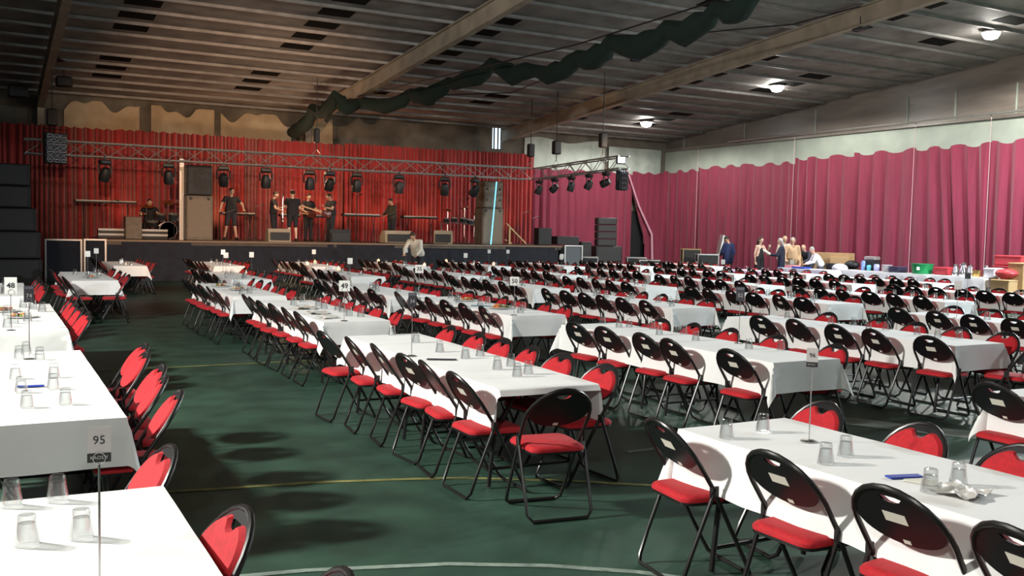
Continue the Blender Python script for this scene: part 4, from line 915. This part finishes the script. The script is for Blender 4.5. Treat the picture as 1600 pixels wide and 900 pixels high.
def wedge(px0, px1, py0, Y, lab, m, rz=0.):
    a, b = atY(px0, py0, Y), atY(px1, py0, Y); w = b.x - a.x; h = max(.3, a.z - ZS); t = thing('stage_monitor', lab, 'speaker', ((a.x + b.x) / 2, Y, ZS), rz, 'stage wedge monitors'); mb = MB(); W_ = w / 2
    pr = [(-.25, 0), (.25, 0), (.25, h * .55), (.05, h), (-.18, h)]; vs = [(-W_, p[0], p[1]) for p in pr] + [(W_, p[0], p[1]) for p in pr]; mb.add(vs, [(4, 3, 2, 1, 0), (5, 6, 7, 8, 9)] + [(i, (i + 1) % 5, 5 + (i + 1) % 5, 5 + i) for i in range(5)]); mb.obj('cabinet', m, t, False)
    mb = MB(); mb.box((0, -.268, h * .42), (w * .85, .02, h * .62)); mb.obj('grille', M_GRILLE, t)
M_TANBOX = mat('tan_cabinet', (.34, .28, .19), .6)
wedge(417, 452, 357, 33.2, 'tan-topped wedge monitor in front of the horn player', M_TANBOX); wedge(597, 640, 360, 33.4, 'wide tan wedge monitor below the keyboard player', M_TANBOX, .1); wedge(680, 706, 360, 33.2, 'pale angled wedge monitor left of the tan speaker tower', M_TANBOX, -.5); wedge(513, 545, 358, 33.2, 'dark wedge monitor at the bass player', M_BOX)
T = thing('percussion_rack', 'dark percussion rack with several small drums and cymbals near the tan tower', 'drums', (atY(718, 370, 35.3).x, 35.3, ZS), 0); K = T
for c, r, h in (((-.6, 0, .85), .13, .14), ((-.25, 0, .88), .14, .14), ((.15, 0, .86), .15, .16), ((.5, .05, .8), .17, .16)): drum(c, r, h, Matrix.Rotation(.2, 4, 'X'), 'drum')
cymbal(-.4, .3, 1.35, .2, .3); cymbal(.35, .3, 1.45, .22, -.2); cymbal(.75, .2, 1.2, .18, .2)
mb = MB(); mb.tube([(-.8, 0, .01), (-.8, 0, .8), (.75, 0, .8), (.75, 0, .01)], .018, 6); mb.obj('rack_frame', M_ALU, T)
p = atY(808, 380, 33.6); t = thing('timber_brace', 'bare timber brace standing beside the tan speaker tower', 'timber', (p.x - .1, 33.6, ZS)); M_TIM = mat('bare_timber', (.50, .33, .16), .6)
for a, b in (((-.42, 0, .85), (.5, 0, .05)), ((-.25, 0, .02), (-.25, 0, .70)), ((-.42, .1, .2), (-.1, .1, .05))): mb = MB(); mb.bar(a, b, .07, .05); mb.obj('board', M_TIM, t)
mic_stand(817, 34.6, 1.3, 'cymbal-like stand tower in the dark end of the stage', .2); mic_stand(832, 34.6, 1.1, 'short dark stand at the very end of the stage', .2)
keyboard(483, 512, 36.3, .95, 'small dark keyboard behind the bass player', (.25, .2, .2))
mb = MB(); pts = [atY(px, py, 32.9) for px, py in ((588, 374), (600, 376), (640, 375), (690, 378), (735, 379))]; mb.tube([(p.x, 32.9 + .1 * math.sin(i), ZS + .012) for i, p in enumerate(pts)], .012, 5); mb.obj('stage_cable', M_BLK, None, label='thin cable lying along the stage edge', cat='cable')
# ------------------------------------------------------------------ serving tables along the right wall
M_LAV = mat('lavender_lit_cloth', (.72, .72, .80), .8, bump=.1, bscale=12)
def serving(px0, px1, X, lab, clab, w=.8, drop=.45):
    a, b = atX(px0, 425, X), atX(px1, 425, X); cy = (a.y + b.y) / 2; L = abs(a.y - b.y); t = thing('trestle_table', 'wooden trestle table, ' + lab, 'table', (X, cy, 0)); table_parts(t, round(L, 2), w)
    c = link('tablecloth', cloth_mesh(L, w, drop, .3, .3, int(px0))); tag(c, clab, 'tablecloth', None, None, (X, cy, 0)); return X, cy, L
SV = [serving(1228, 1300, 25.6, 'registration table under the leaning people', 'bright white cloth on the registration table'), serving(1318, 1462, 26.9, 'first catering table under the green tub', 'lavender-tinted white cloth on the catering table with the green tub'), serving(1466, 1552, 26.9, 'second catering table under the steel jugs', 'white cloth on the catering table with the steel jugs')]
TT = TH + .008
def onX(px, X): return atX(px, 420, X).y
def item(name, mb, m, lab, cat, x, y, z=TT, rz=0., group=None): return mb.obj(name, m, None, label=lab, cat=cat, loc=(x, y, z), rz=rz, group=group)
def lath(prof, n=16): mb = MB(); mb.lathe(prof, n); return mb
M_GREEN = mat('green_plastic', (.01, .22, .07), .35); M_REDBOX = mat('red_crate', (.45, .04, .05), .5); M_BLUE = mat('blue_folder', (.02, .05, .35), .5); M_WHP = mat('white_plastic', (.75, .75, .78), .4)
x = 26.9; y = onX(1441, x)
t = thing('storage_tub', 'green plastic tub with white label on the catering table', 'tub', (x, y, TT)); mb = MB(); mb.lathe([(0, 0), (.30, 0), (.34, .30), (.36, .30), (.36, .33), (.31, .33), (.28, .02), (0, .02)], 20); mb.obj('tub_body', M_GREEN, t); mb = MB(); mb.box((-.27, -.20, .18), (.14, .02, .10), Matrix.Rotation(-.3, 4, 'Z')); mb.obj('paper_label', M_WHP, t)
for i, (px, r, h, m, lab, cat, nm) in enumerate(((1347, .075, .34, mat('blue_bottle', (.2, .3, .6), .4), 'tall lilac bottle at the end of the first catering table', 'bottle', 'bottle'), (1356, .08, .2, mat('cyan_cup', (.1, .45, .55), .4), 'cyan cup beside the lilac bottle', 'cup', 'cup'), (1368, .10, .24, mat('lilac_cup', (.4, .42, .7), .4), 'lilac canister next to the cyan cup', 'canister', 'canister'))):
    y = onX(px, x); item(nm, lath([(0, 0), (r * .85, 0), (r, h * .8), (r * .7, h), (r * .65, h), (0, h * .93)]), m, lab, cat, x + .05, y)
for k in range(6):
    item('plate', lath([(0, 0), (.10, 0), (.18, .025), (.18, .032), (.10, .01), (0, .01)]), M_WHP, 'white plate in the pale stack on the first catering table', 'plate', x, onX(1386, x), TT + k * .04, group='stacked white plates')
for k in range(4):
    item('baking_tray', (lambda mb: mb.box((0, 0, .02), (.5, .4, .045), None, .012))(MB()), mat('dark_tray', (.05, .05, .09), .3), 'dark tray stacked beside the white plates', 'tray', x, onX(1403, x), TT + k * .052, group='stacked dark trays')
t = thing('chafing_lid', 'grey lid on dark box standing up behind the lilac canister', 'box', (x + .3, onX(1362, x + .3), TT)); mb = MB(); mb.box((0, 0, .18), (.35, .45, .35), None, .02); mb.obj('box_body', M_DARK, t); mb = MB(); mb.box((0, 0, .43), (.3, .5, .14), None, .03); mb.obj('lid', M_ALU, t)
for i, (px, dx, s) in enumerate(((1498, -.15, 1.), (1503, .12, 1.15), (1508, -.1, 1.1), (1513, .15, 1.), (1518, -.05, .95), (1538, .1, 1.))):
    t = thing('steel_jug', 'polished steel jug with spout, ' + ('first', 'second', 'third', 'fourth', 'fifth')[i] + ' from the green tub' if i < 5 else 'steel jug standing apart beside the white box', 'jug', (x + dx, onX(px, x), TT), i * .8, 'steel jugs'); k = s
    mb = MB(); mb.lathe([(0, 0), (.09 * k, 0), (.10 * k, .03), (.10 * k, .15 * k), (.06 * k, .28 * k), (.055 * k, .33 * k), (.065 * k, .36 * k), (.055 * k, .36 * k), (.04 * k, .3 * k), (.08 * k, .05), (0, .04)], 16); mb.obj('jug_body', M_CHROME, t)
    mb = MB(); mb.tube([(.06 * k, 0, .32 * k), (.14 * k, 0, .30 * k), (.15 * k, 0, .18 * k), (.09 * k, 0, .08 * k)], .01, 6); mb.obj('handle', M_CHROME, t)
for px in (1524, 1529): item('steel_cup', lath([(0, 0), (.07, 0), (.085, .2), (.075, .2), (.06, .02), (0, .02)]), M_BRASS, 'pale gold cup between the steel jugs, ' + ('nearer the tub' if px == 1524 else 'nearer the white box'), 'cup', x, onX(px, x))
def crate(px, X, w, d, h, z, m, lab, cat='crate', rz=0.):
    y = onX(px, X); t = thing('crate', lab, cat, (X, y, z), rz); mb = MB(); mb.box((0, 0, h / 2), (w, d, h), None, .02); mb.obj('crate_body', m, t)
    mb = MB(); mb.box((0, 0, h - .03), (w + .03, d + .03, .04), None, .01); mb.obj('crate_rim', m, t); return t
crate(1478, 27.1, .55, .5, .25, TT, M_REDBOX, 'low red crate between the green tub and the steel jugs'); crate(1553, 26.9, .45, .35, .3, TT, M_WHP, 'white box with dark side at the end of the second catering table', 'box')
for (px, z, h, lab) in ((1583, 0, .40, 'bottom red crate in the stack past the catering tables'), (1583, .41, .36, 'second red crate in the stack past the catering tables'), (1584, .78, .36, 'third red crate in the stack past the catering tables'), (1585, 1.15, .30, 'topmost red crate in the stack past the catering tables')): crate(px, 27.6, .7, .9, h, z, M_REDBOX, lab)
crate(1597, 27.0, .6, .5, 1.25, 0, M_CARD, 'tall orange-brown carton stack at the frame edge', 'box')
mb = MB(); mb.ball((0, 0, .14), .26, 12, (1, 1.3, .55)); mb.obj('red_bag', M_REDBOX, None, label='rounded red bag slumped in front of the red crate stack', cat='bag', loc=(26.6, onX(1573, 26.6), .78)); crate(1573, 26.6, .6, .6, .74, 0, M_CARD, 'brown carton under the red bag', 'box')
# cardboard boxes behind the leaning people
for i, (px, w, h, z) in enumerate(((1252, 1.1, .62, 0), (1252, 1.0, .58, .63), (1300, 1.5, .62, 0), (1300, 1.5, .68, .63), (1314, .8, .6, 0), (1314, .7, .55, .61))):
    y = onX(px, 28.4); t = thing('cardboard_box', ('lower' if z == 0 else 'upper') + ' brown cardboard box ' + ('behind the leaning people', 'behind the white-shirted person', 'at the open end of the pile')[i // 2], 'box', (28.4, y, z), .1 * i); mb = MB(); mb.box((0, 0, h / 2), (.6, w, h), None, .01); mb.obj('carton', M_CARD, t, False); mb = MB(); mb.box((0, 0, h), (.06, w, .006)); mb.obj('tape', mat('brown_tape', (.3, .2, .1), .3), t, False)
x = 25.6
item('document_tray', (lambda mb: mb.box((0, 0, .03), (.35, .6, .06), None, .01))(MB()), M_BLUE, 'blue folder lying on the registration table', 'folder', x - .15, onX(1257, x))
item('red_box', (lambda mb: mb.box((0, 0, .05), (.3, .5, .1), None, .01))(MB()), mat('pink_box', (.6, .25, .28), .5), 'pinkish box at the near corner of the registration table', 'box', x, onX(1238, x))
mb = MB(); mb.lathe([(0, 0), (.22, 0), (.24, .5), (.21, .5), (.2, .02), (0, .02)], 14); mb.obj('black_bin', M_DARK, None, label='black bin behind the registration table end', cat='bin', loc=(26.9, onX(1301, 26.9), .45)); crate(1301, 26.9, .6, .6, .44, 0, M_DARK, 'black case under the black bin', 'case')
mb = MB(); mb.ball((0, 0, .17), .26, 12, (1, 1.2, .65)); mb.obj('plastic_bag', M_WHP, None, label='white plastic bag between black bin and catering table', cat='bag', loc=(26.9, onX(1312, 26.9), .62)); crate(1313, 26.9, .6, .6, .62, 0, M_CARD, 'carton under the white plastic bag', 'box')
mb = MB(); mb.ball((0, 0, .16), .25, 12, (1, 1.2, .65)); mb.obj('dark_bag', M_DARK, None, label='dark bag behind the catering table corner', cat='bag', loc=(27.6, onX(1331, 27.6), .75)); crate(1331, 27.6, .5, .5, .76, 0, M_DARK, 'black case under the dark bag', 'case')
mb = MB(); mb.box((0, 0, .15), (.3, .35, .3), None, .02); mb.obj('white_bucket', M_WHP, None, label='white box by the jeans of the person with papers', cat='box', loc=(25.2, onX(1204, 25.2), .3)); crate(1207, 25.2, .6, .5, .29, 0, M_DARK, 'low black case under the white box', 'case')

# ------------------------------------------------------------------ glassware
gm = bpy.data.materials.new('tumbler_glass'); gm.use_nodes = True; nt = gm.node_tree; nt.nodes.clear(); out = nt.nodes.new('ShaderNodeOutputMaterial'); mx = nt.nodes.new('ShaderNodeMixShader'); tr = nt.nodes.new('ShaderNodeBsdfTransparent'); gl = nt.nodes.new('ShaderNodeBsdfGlossy'); lw = nt.nodes.new('ShaderNodeLayerWeight')
mr = nt.nodes.new('ShaderNodeMapRange'); mr.inputs['To Min'].default_value = .05; mr.inputs['To Max'].default_value = .7
lw.inputs['Blend'].default_value = .35; gl.inputs['Roughness'].default_value = .06; tr.inputs['Color'].default_value = (.93, .94, .94, 1)
nt.links.new(lw.outputs['Facing'], mr.inputs['Value']); nt.links.new(mr.outputs[0], mx.inputs[0]); nt.links.new(tr.outputs[0], mx.inputs[1]); nt.links.new(gl.outputs[0], mx.inputs[2]); nt.links.new(mx.outputs[0], out.inputs[0])
def tumbler(s=1.): return lath([(0, .088 * s), (.026, .092 * s), (.029, .086 * s), (.030, .07 * s), (.040, .01), (.041, 0), (.038, 0), (.037, .01), (.027, .066 * s), (0, .070 * s)], 18).mesh('tumbler', gm)
me_g = tumbler(1.1)
POS = ['nearest', 'second', 'third', 'fourth', 'fifth', 'sixth', 'seventh', 'eighth', 'ninth', 'tenth', 'eleventh', 'twelfth']
def glass(x, y, lab, k=1.):
    T = min(TABLES, key=lambda T: max(abs(x - T[0]) - T[3] / 2, 0) + max(abs(y - T[1]) - T[2] / 2, 0))
    x = min(max(x, T[0] - T[3] / 2 + .07), T[0] + T[3] / 2 - .07); y = min(max(y, T[1] - T[2] / 2 + .08), T[1] + T[2] / 2 - .08)
    o = link('tumbler', me_g); tag(o, lab, 'glass', 'upturned glass tumblers', None, (x, y, TT - .001)); o.scale = (k, k, k); return o
def glasses(pts, where):
    pts = sorted(pts, key=lambda p: math.hypot(*p))
    for i, p in enumerate(pts): glass(p[0], p[1], 'clear upturned tumbler, ' + POS[i] + ' from the camera on table ' + where, p[2] if len(p) > 2 else 1.)
Gz = lambda px, py: tuple(atZ(px, py, TT)[:2])
glasses([Gz(18, 790), Gz(90, 782), Gz(42, 850), Gz(127, 840)], 'under sign 95')
glasses([Gz(p, q) for p, q in ((42, 637), (102, 632), (30, 560), (41, 553), (62, 562), (24, 592), (84, 590), (33, 613), (83, 608))], 'behind sign 95')
glasses([Gz(p, q) for p, q in ((1135, 684), (1192, 674), (1290, 724), (1321, 712), (1453, 768), (1497, 758))], 'under sign 96')
glasses([Gz(p, q) for p, q in ((608, 522), (650, 535), (687, 550), (727, 560), (750, 556), (777, 577), (798, 572), (808, 588), (825, 584))], 'under sign 34')
glasses([Gz(p, q) for p, q in ((932, 504), (967, 511), (983, 511), (1022, 514), (1030, 523), (1072, 522), (1087, 532), (1170, 545), (1220, 547))], 'beside sign 52')
glasses([Gz(p, q) for p, q in ((1190, 497), (1230, 497), (1298, 508), (1343, 508), (1357, 518), (1384, 515), (1433, 523), (1465, 527), (1505, 528))], 'second row, fourth column')
ng = 46; rnd = random.Random(3)
for (cx, cy, L, Wd, where, col, row) in TABLES:
    if where in ('under sign 95', 'behind sign 95', 'under sign 96', 'under sign 34', 'beside sign 52') or (row, col) == (1, 3): continue
    n = 8 if row < 4 else 5
    pts = []
    for i in range(n):
        for _ in range(20):
            p = (cx + rnd.uniform(-.26, .26), cy - L / 2 + .25 + (L - .5) * (i + rnd.random() * .7) / n)
            if all(math.hypot(p[0] - q[0], p[1] - q[1]) > .1 for q in pts): break
        pts.append((*p, 1.15))
    pts = [p for p in pts if in_view((p[0], p[1], TT), 5)]
    if pts: glasses(pts, where)
# ------------------------------------------------------------------ number signs
M_CARDL = mat('grey_sign_card', (.50, .48, .47), .6); M_CARDW = mat('white_sign_card', (.75, .76, .74), .6); M_CARDD = mat('dark_sign_card', (.04, .04, .05), .5); M_STRIP = mat('black_strip', (.02, .02, .022), .5); M_GREYP = mat('grey_print', (.45, .45, .45), .6)
def sign(base, zc, w, h, txt, lab, style='light', rz=None):
    x, y = base; T = min(TABLES, key=lambda T: max(abs(x - T[0]) - T[3] / 2, 0) + max(abs(y - T[1]) - T[2] / 2, 0))
    x = min(max(x, T[0] - T[3] / 2 + .07), T[0] + T[3] / 2 - .07); y = min(max(y, T[1] - T[2] / 2 + .08), T[1] + T[2] / 2 - .08)
    t = thing('table_number_stand', lab, 'table sign', (x, y, TT - .002), face_to(x, y, 0, 0) + PI if rz is None else rz)
    H = zc - TT
    mb = MB(); mb.lathe([(0, 0), (.045, 0), (.045, .003), (.03, .007), (.008, .009), (0, .01)], 18); mb.obj('base', M_CHROME, t)
    mb = MB(); mb.cyl((0, 0, .005), (0, 0, H - h / 2 - .004), .0032, 8); mb.obj('rod', M_CHROME, t)
    r = w * .26; mb = MB()
    for y0 in (-.004, .004): mb.tube([(r * math.cos(a), y0, H - h / 2 + r * .7 + r * math.sin(a)) for a in [PI * 2 * i / 16 for i in range(16)]], .0012, 5, True)
    mb.obj('ring_clip', M_CHROME, t)
    mb = MB(); mb.box((0, 0, H), (w, .0016, h)); c = mb.obj('card', {'light': M_CARDL, 'white': M_CARDW, 'dark': M_CARDD}[style], t, False)
    FM = lambda x, z: Matrix.Translation((x, -.0014, z)) @ Matrix.Rotation(PI / 2, 4, 'X')
    if style == 'light':
        mb = MB(); mb.box((0, -.0012, H - h * .37), (w, .0014, h * .26)); mb.obj('strip', M_STRIP, c, False)
        text_mesh(txt, w * .55, M_INK, c, FM(0, H + h * .12)); text_mesh('KAOS Y', w * .22, M_GREYP, c, Matrix.Translation((0, -.0022, H - h * .37)) @ Matrix.Rotation(PI / 2, 4, 'X'))
    elif style == 'dark':
        mb = MB(); mb.box((0, -.0012, H + h * .37), (w * .86, .0014, h * .16)); mb.obj('strip', mat('slate_strip', (.12, .12, .15), .5), c, False)
        text_mesh(txt, w * .6, M_GREYP, c, FM(0, H - h * .12))
    elif txt: text_mesh(txt, w * .66, M_INK, c, FM(0, H), font_bold=True)
    return t
p = atZ(155, 722, 1.158); sign((p.x, p.y), 1.158 + .052, .062, .10, '95', 'thin chrome stand holding the grey card numbered 95', 'light')
p = atZ(1264, 689, TT); sign((p.x, p.y), 1.205, .058, .10, '96', 'chrome stand holding the small grey card numbered 96', 'light')
p = atZ(642, 556, TT); sign((p.x, p.y), 1.24, .070, .12, '34', 'stand with dark card numbered 34 on the central table', 'dark')
p = atZ(46, 561, TT); sign((p.x, p.y), 1.27, .072, .13, '74', 'stand with dark card on the table behind sign 95', 'dark')
p = atZ(1157, 536, TT); sign((p.x, p.y), 1.26, .085, .14, '52', 'stand with dark card and smeared number above the red chairs', 'dark')
for px, py, w, tx, lab, zc in ((541, 447, .125, '49', 'white square 49 card on the second table of the first aisle row', 1.165), (810, 444, .115, '50', 'white square 50 card beyond the two snack platters', 1.2), (620, 420, .13, '35', 'pale square card numbered 35', 1.22), (18, 450, .11, '48', 'white card numbered 48 rising above food platters', 1.2)):
    p = atZ(px, py, zc); sign((p.x, p.y), zc, w, w * (1 if px > 100 else 1.5), tx, lab, 'white')
far = [(319, 397, 'left of two small cards above the third column'), (338, 391, 'smaller card above the third column'), (459, 397, 'grey card left of the seated players line'), (478, 391, 'small card below the half hidden guitarist'), (609, 391, 'small card left of the bending person'), (547, 406, 'grey card above the glowing candle lights'), (731, 392, 'small card below the percussion rack'), (750, 398, 'small card left of the tan tower'), (829, 394, 'small bright card below the timber brace'), (866, 401, 'large grey card beside the end riser'), (879, 399, 'small grey card beside the end riser'), (137, 395, 'card in front of the narrow stage riser'), (194, 389, 'card above the farthest aisle table'), (1195, 408, 'grey card beside the woman in black dress'), (1154, 408, 'card beside the man in the blue suit'), (1444, 444, 'grey card in front of the green tub'), (1548, 430, 'dark card in front of the second catering table')]
for px, py, lab in far:
    p = atZ(px, py, 1.24)
    if p.y > 31.5: p = atY(px, py, 30.8)
    best = min(TABLES, key=lambda T: max(abs(p.x - T[0]) - T[3] / 2, 0) + max(abs(p.y - T[1]) - T[2] / 2, 0))
    x = min(max(p.x, best[0] - best[3] / 2 + .06), best[0] + best[3] / 2 - .06); y = min(max(p.y, best[1] - best[2] / 2 + .1), best[1] + best[2] / 2 - .1)
    sign((x, y), 1.22, .095, .115, '', 'blank-looking number stand, ' + lab, 'dark' if 'dark' in lab else 'white')
# ------------------------------------------------------------------ food, paper, booklets
M_PLATE = mat('platter', (.6, .6, .58), .3); FOODS = [mat('food_orange', (.6, .18, .04), .6, noise=.4, nscale=40), mat('food_green', (.12, .22, .04), .6, noise=.4, nscale=40), mat('food_cream', (.65, .5, .3), .6, noise=.3, nscale=40), mat('food_brown', (.22, .08, .03), .6)]
def platter(x, y, lab, seed):
    t = thing('food_platter', lab, 'platter', (x, y, TT)); mb = MB(); mb.lathe([(0, 0), (.12, 0), (.17, .015), (.17, .02), (.12, .006), (0, .006)], 22); mb.obj('plate', M_PLATE, t); rnd = random.Random(seed)
    for k in range(11): a = rnd.uniform(0, 6.28); r = rnd.uniform(0, .11); mb = MB(); mb.ball((r * math.cos(a), r * math.sin(a), .025 + rnd.uniform(0, .02)), rnd.uniform(.018, .032), 8, (1, 1.2, .7)); mb.obj('snack', FOODS[rnd.randrange(4)], t)
for px, py, lab in ((8, 487, 'platter of snacks under the card 48'), (34, 496, 'platter of salad and snacks beside the card 48'), (10, 482.5 , 'second platter behind the one under card 48'), (142, 434, 'snack platter on the nearest table of the far aisle group'), (345, 448, 'snack platter on the pale-ended table near the aisle'), (372, 453, 'nearer snack platter on the pale-ended table near the aisle'), (730, 470, 'snack platter in front of sign 50'), (782, 482, 'snack platter with browned snacks nearer than sign 50')):
    if py == 482.5: continue
    x, y = Gz(px, py); platter(x, y, lab, int(px))
def slab(px, py, w, d, h, rz, m, name, lab, cat): x, y = Gz(px, py); mb = MB(); mb.box((0, 0, h / 2), (w, d, h), None, .002); mb.obj(name, m, None, False, label=lab, cat=cat, loc=(x, y, TT + .001), rz=rz)
slab(1413, 746, .05, .17, .008, 1.3, M_BLUE, 'booklet', 'narrow blue booklet beside a tumbler on table under sign 96', 'booklet'); slab(48, 604, .05, .16, .006, 1.5, M_BLUE, 'booklet', 'thin blue booklet between tumblers on table behind sign 95', 'booklet')
slab(690, 562, .05, .25, .006, 1.1, M_INK, 'booklet', 'dark thin booklet on the table under sign 34', 'booklet'); slab(751, 478, .10, .28, .006, 1.0, mat('teal_booklet', (.15, .3, .4), .5), 'booklet', 'bluish booklet between the two snack platters before sign 50', 'booklet')
rnd = random.Random(9)
def crumple(px, py, s, lab, sd):
    x, y = Gz(px, py); r = random.Random(sd); n = 7; vs = []; top = []
    for l in (0, 1):
        for j in range(n):
            for i in range(n): vs.append(((i / (n - 1) - .5) * s + r.uniform(-.008, .008), (j / (n - 1) - .5) * s * .8 + r.uniform(-.008, .008), 0))
    hs = [r.uniform(.004, .035) for _ in range(n * n)]; vs = [(v[0], v[1], hs[k % (n * n)] + (0 if k < n * n else -.003)) for k, v in enumerate(vs)]
    N2 = n * n; fs = []
    for j in range(n - 1):
        for i in range(n - 1): a = j * n + i; fs += [(a, a + 1, a + n + 1, a + n), (N2 + a, N2 + a + n, N2 + a + n + 1, N2 + a + 1)]
    for i in range(n - 1):
        fs += [(i, N2 + i, N2 + i + 1, i + 1), ((n - 1) * n + i, (n - 1) * n + i + 1, N2 + (n - 1) * n + i + 1, N2 + (n - 1) * n + i), (i * n, (i + 1) * n, N2 + (i + 1) * n, N2 + i * n), (i * n + n - 1, N2 + i * n + n - 1, N2 + (i + 1) * n + n - 1, (i + 1) * n + n - 1)]
    mb = MB(); mb.add(vs, fs); mb.obj('crumpled_wrap', mat('clear_wrap', (.62, .60, .56), .25), None, label=lab, cat='wrap', loc=(x, y, TT), rz=r.uniform(0, 3))
crumple(478, 482, .35, 'crumpled clear wrap at the far end of the table before sign 49', 1); crumple(497, 490, .3, 'crumpled clear wrap nearer on the table before sign 49', 2); crumple(512, 497, .22, 'small crumpled wrap near the end of the table before sign 49', 3)
crumple(1500, 772, .22, 'crumpled clear wrap behind the tumblers nearest the frame edge', 4)
slab(1440, 752, .10, .14, .001, .4, M_PAPER, 'flyer', 'white flyer half under the nearest tumblers on table under sign 96', 'flyer'); slab(748, 672, .10, .08, .001, .3, M_PAPER, 'flyer', 'x', 'flyer') if False else None
# candle jars glowing on the far tables
M_FLAME = mat('candle_glow', (1, .6, .3), .5, emit=(1, .5, .2), estr=5)
for i, (px, py, lab) in enumerate(((433, 409, 'bright glowing candle jar on a table left of the bending person'), (548, 417, 'glowing candle jar on the table under the grey card'), (505, 407, 'warm candle jar in the row before the stage'), (681, 413, 'glowing candle jar just right of the bending person'), (690, 405, 'smaller candle jar right of the bending person'), (787, 410, 'bright candle jar below the tan tower'), (580, 404, 'warm candle jar below the keyboards'))):
    p = atZ(px, py, .85); best = min(TABLES, key=lambda T: max(abs(p.x - T[0]) - T[3] / 2, 0) + max(abs(p.y - T[1]) - T[2] / 2, 0))
    x = min(max(p.x, best[0] - .3), best[0] + .3); y = min(max(p.y, best[1] - best[2] / 2 + .1), best[1] + best[2] / 2 - .1)
    t = thing('candle_jar', lab, 'candle', (x, y, TT)); mb = MB(); mb.lathe([(0, 0), (.05, 0), (.055, .12), (.05, .12), (.045, .01), (0, .01)], 12); mb.obj('jar', gm, t); mb = MB(); mb.lathe([(0, .012), (.04, .012), (.04, .07), (.01, .09), (0, .12)], 10); mb.obj('candle', M_FLAME, t)
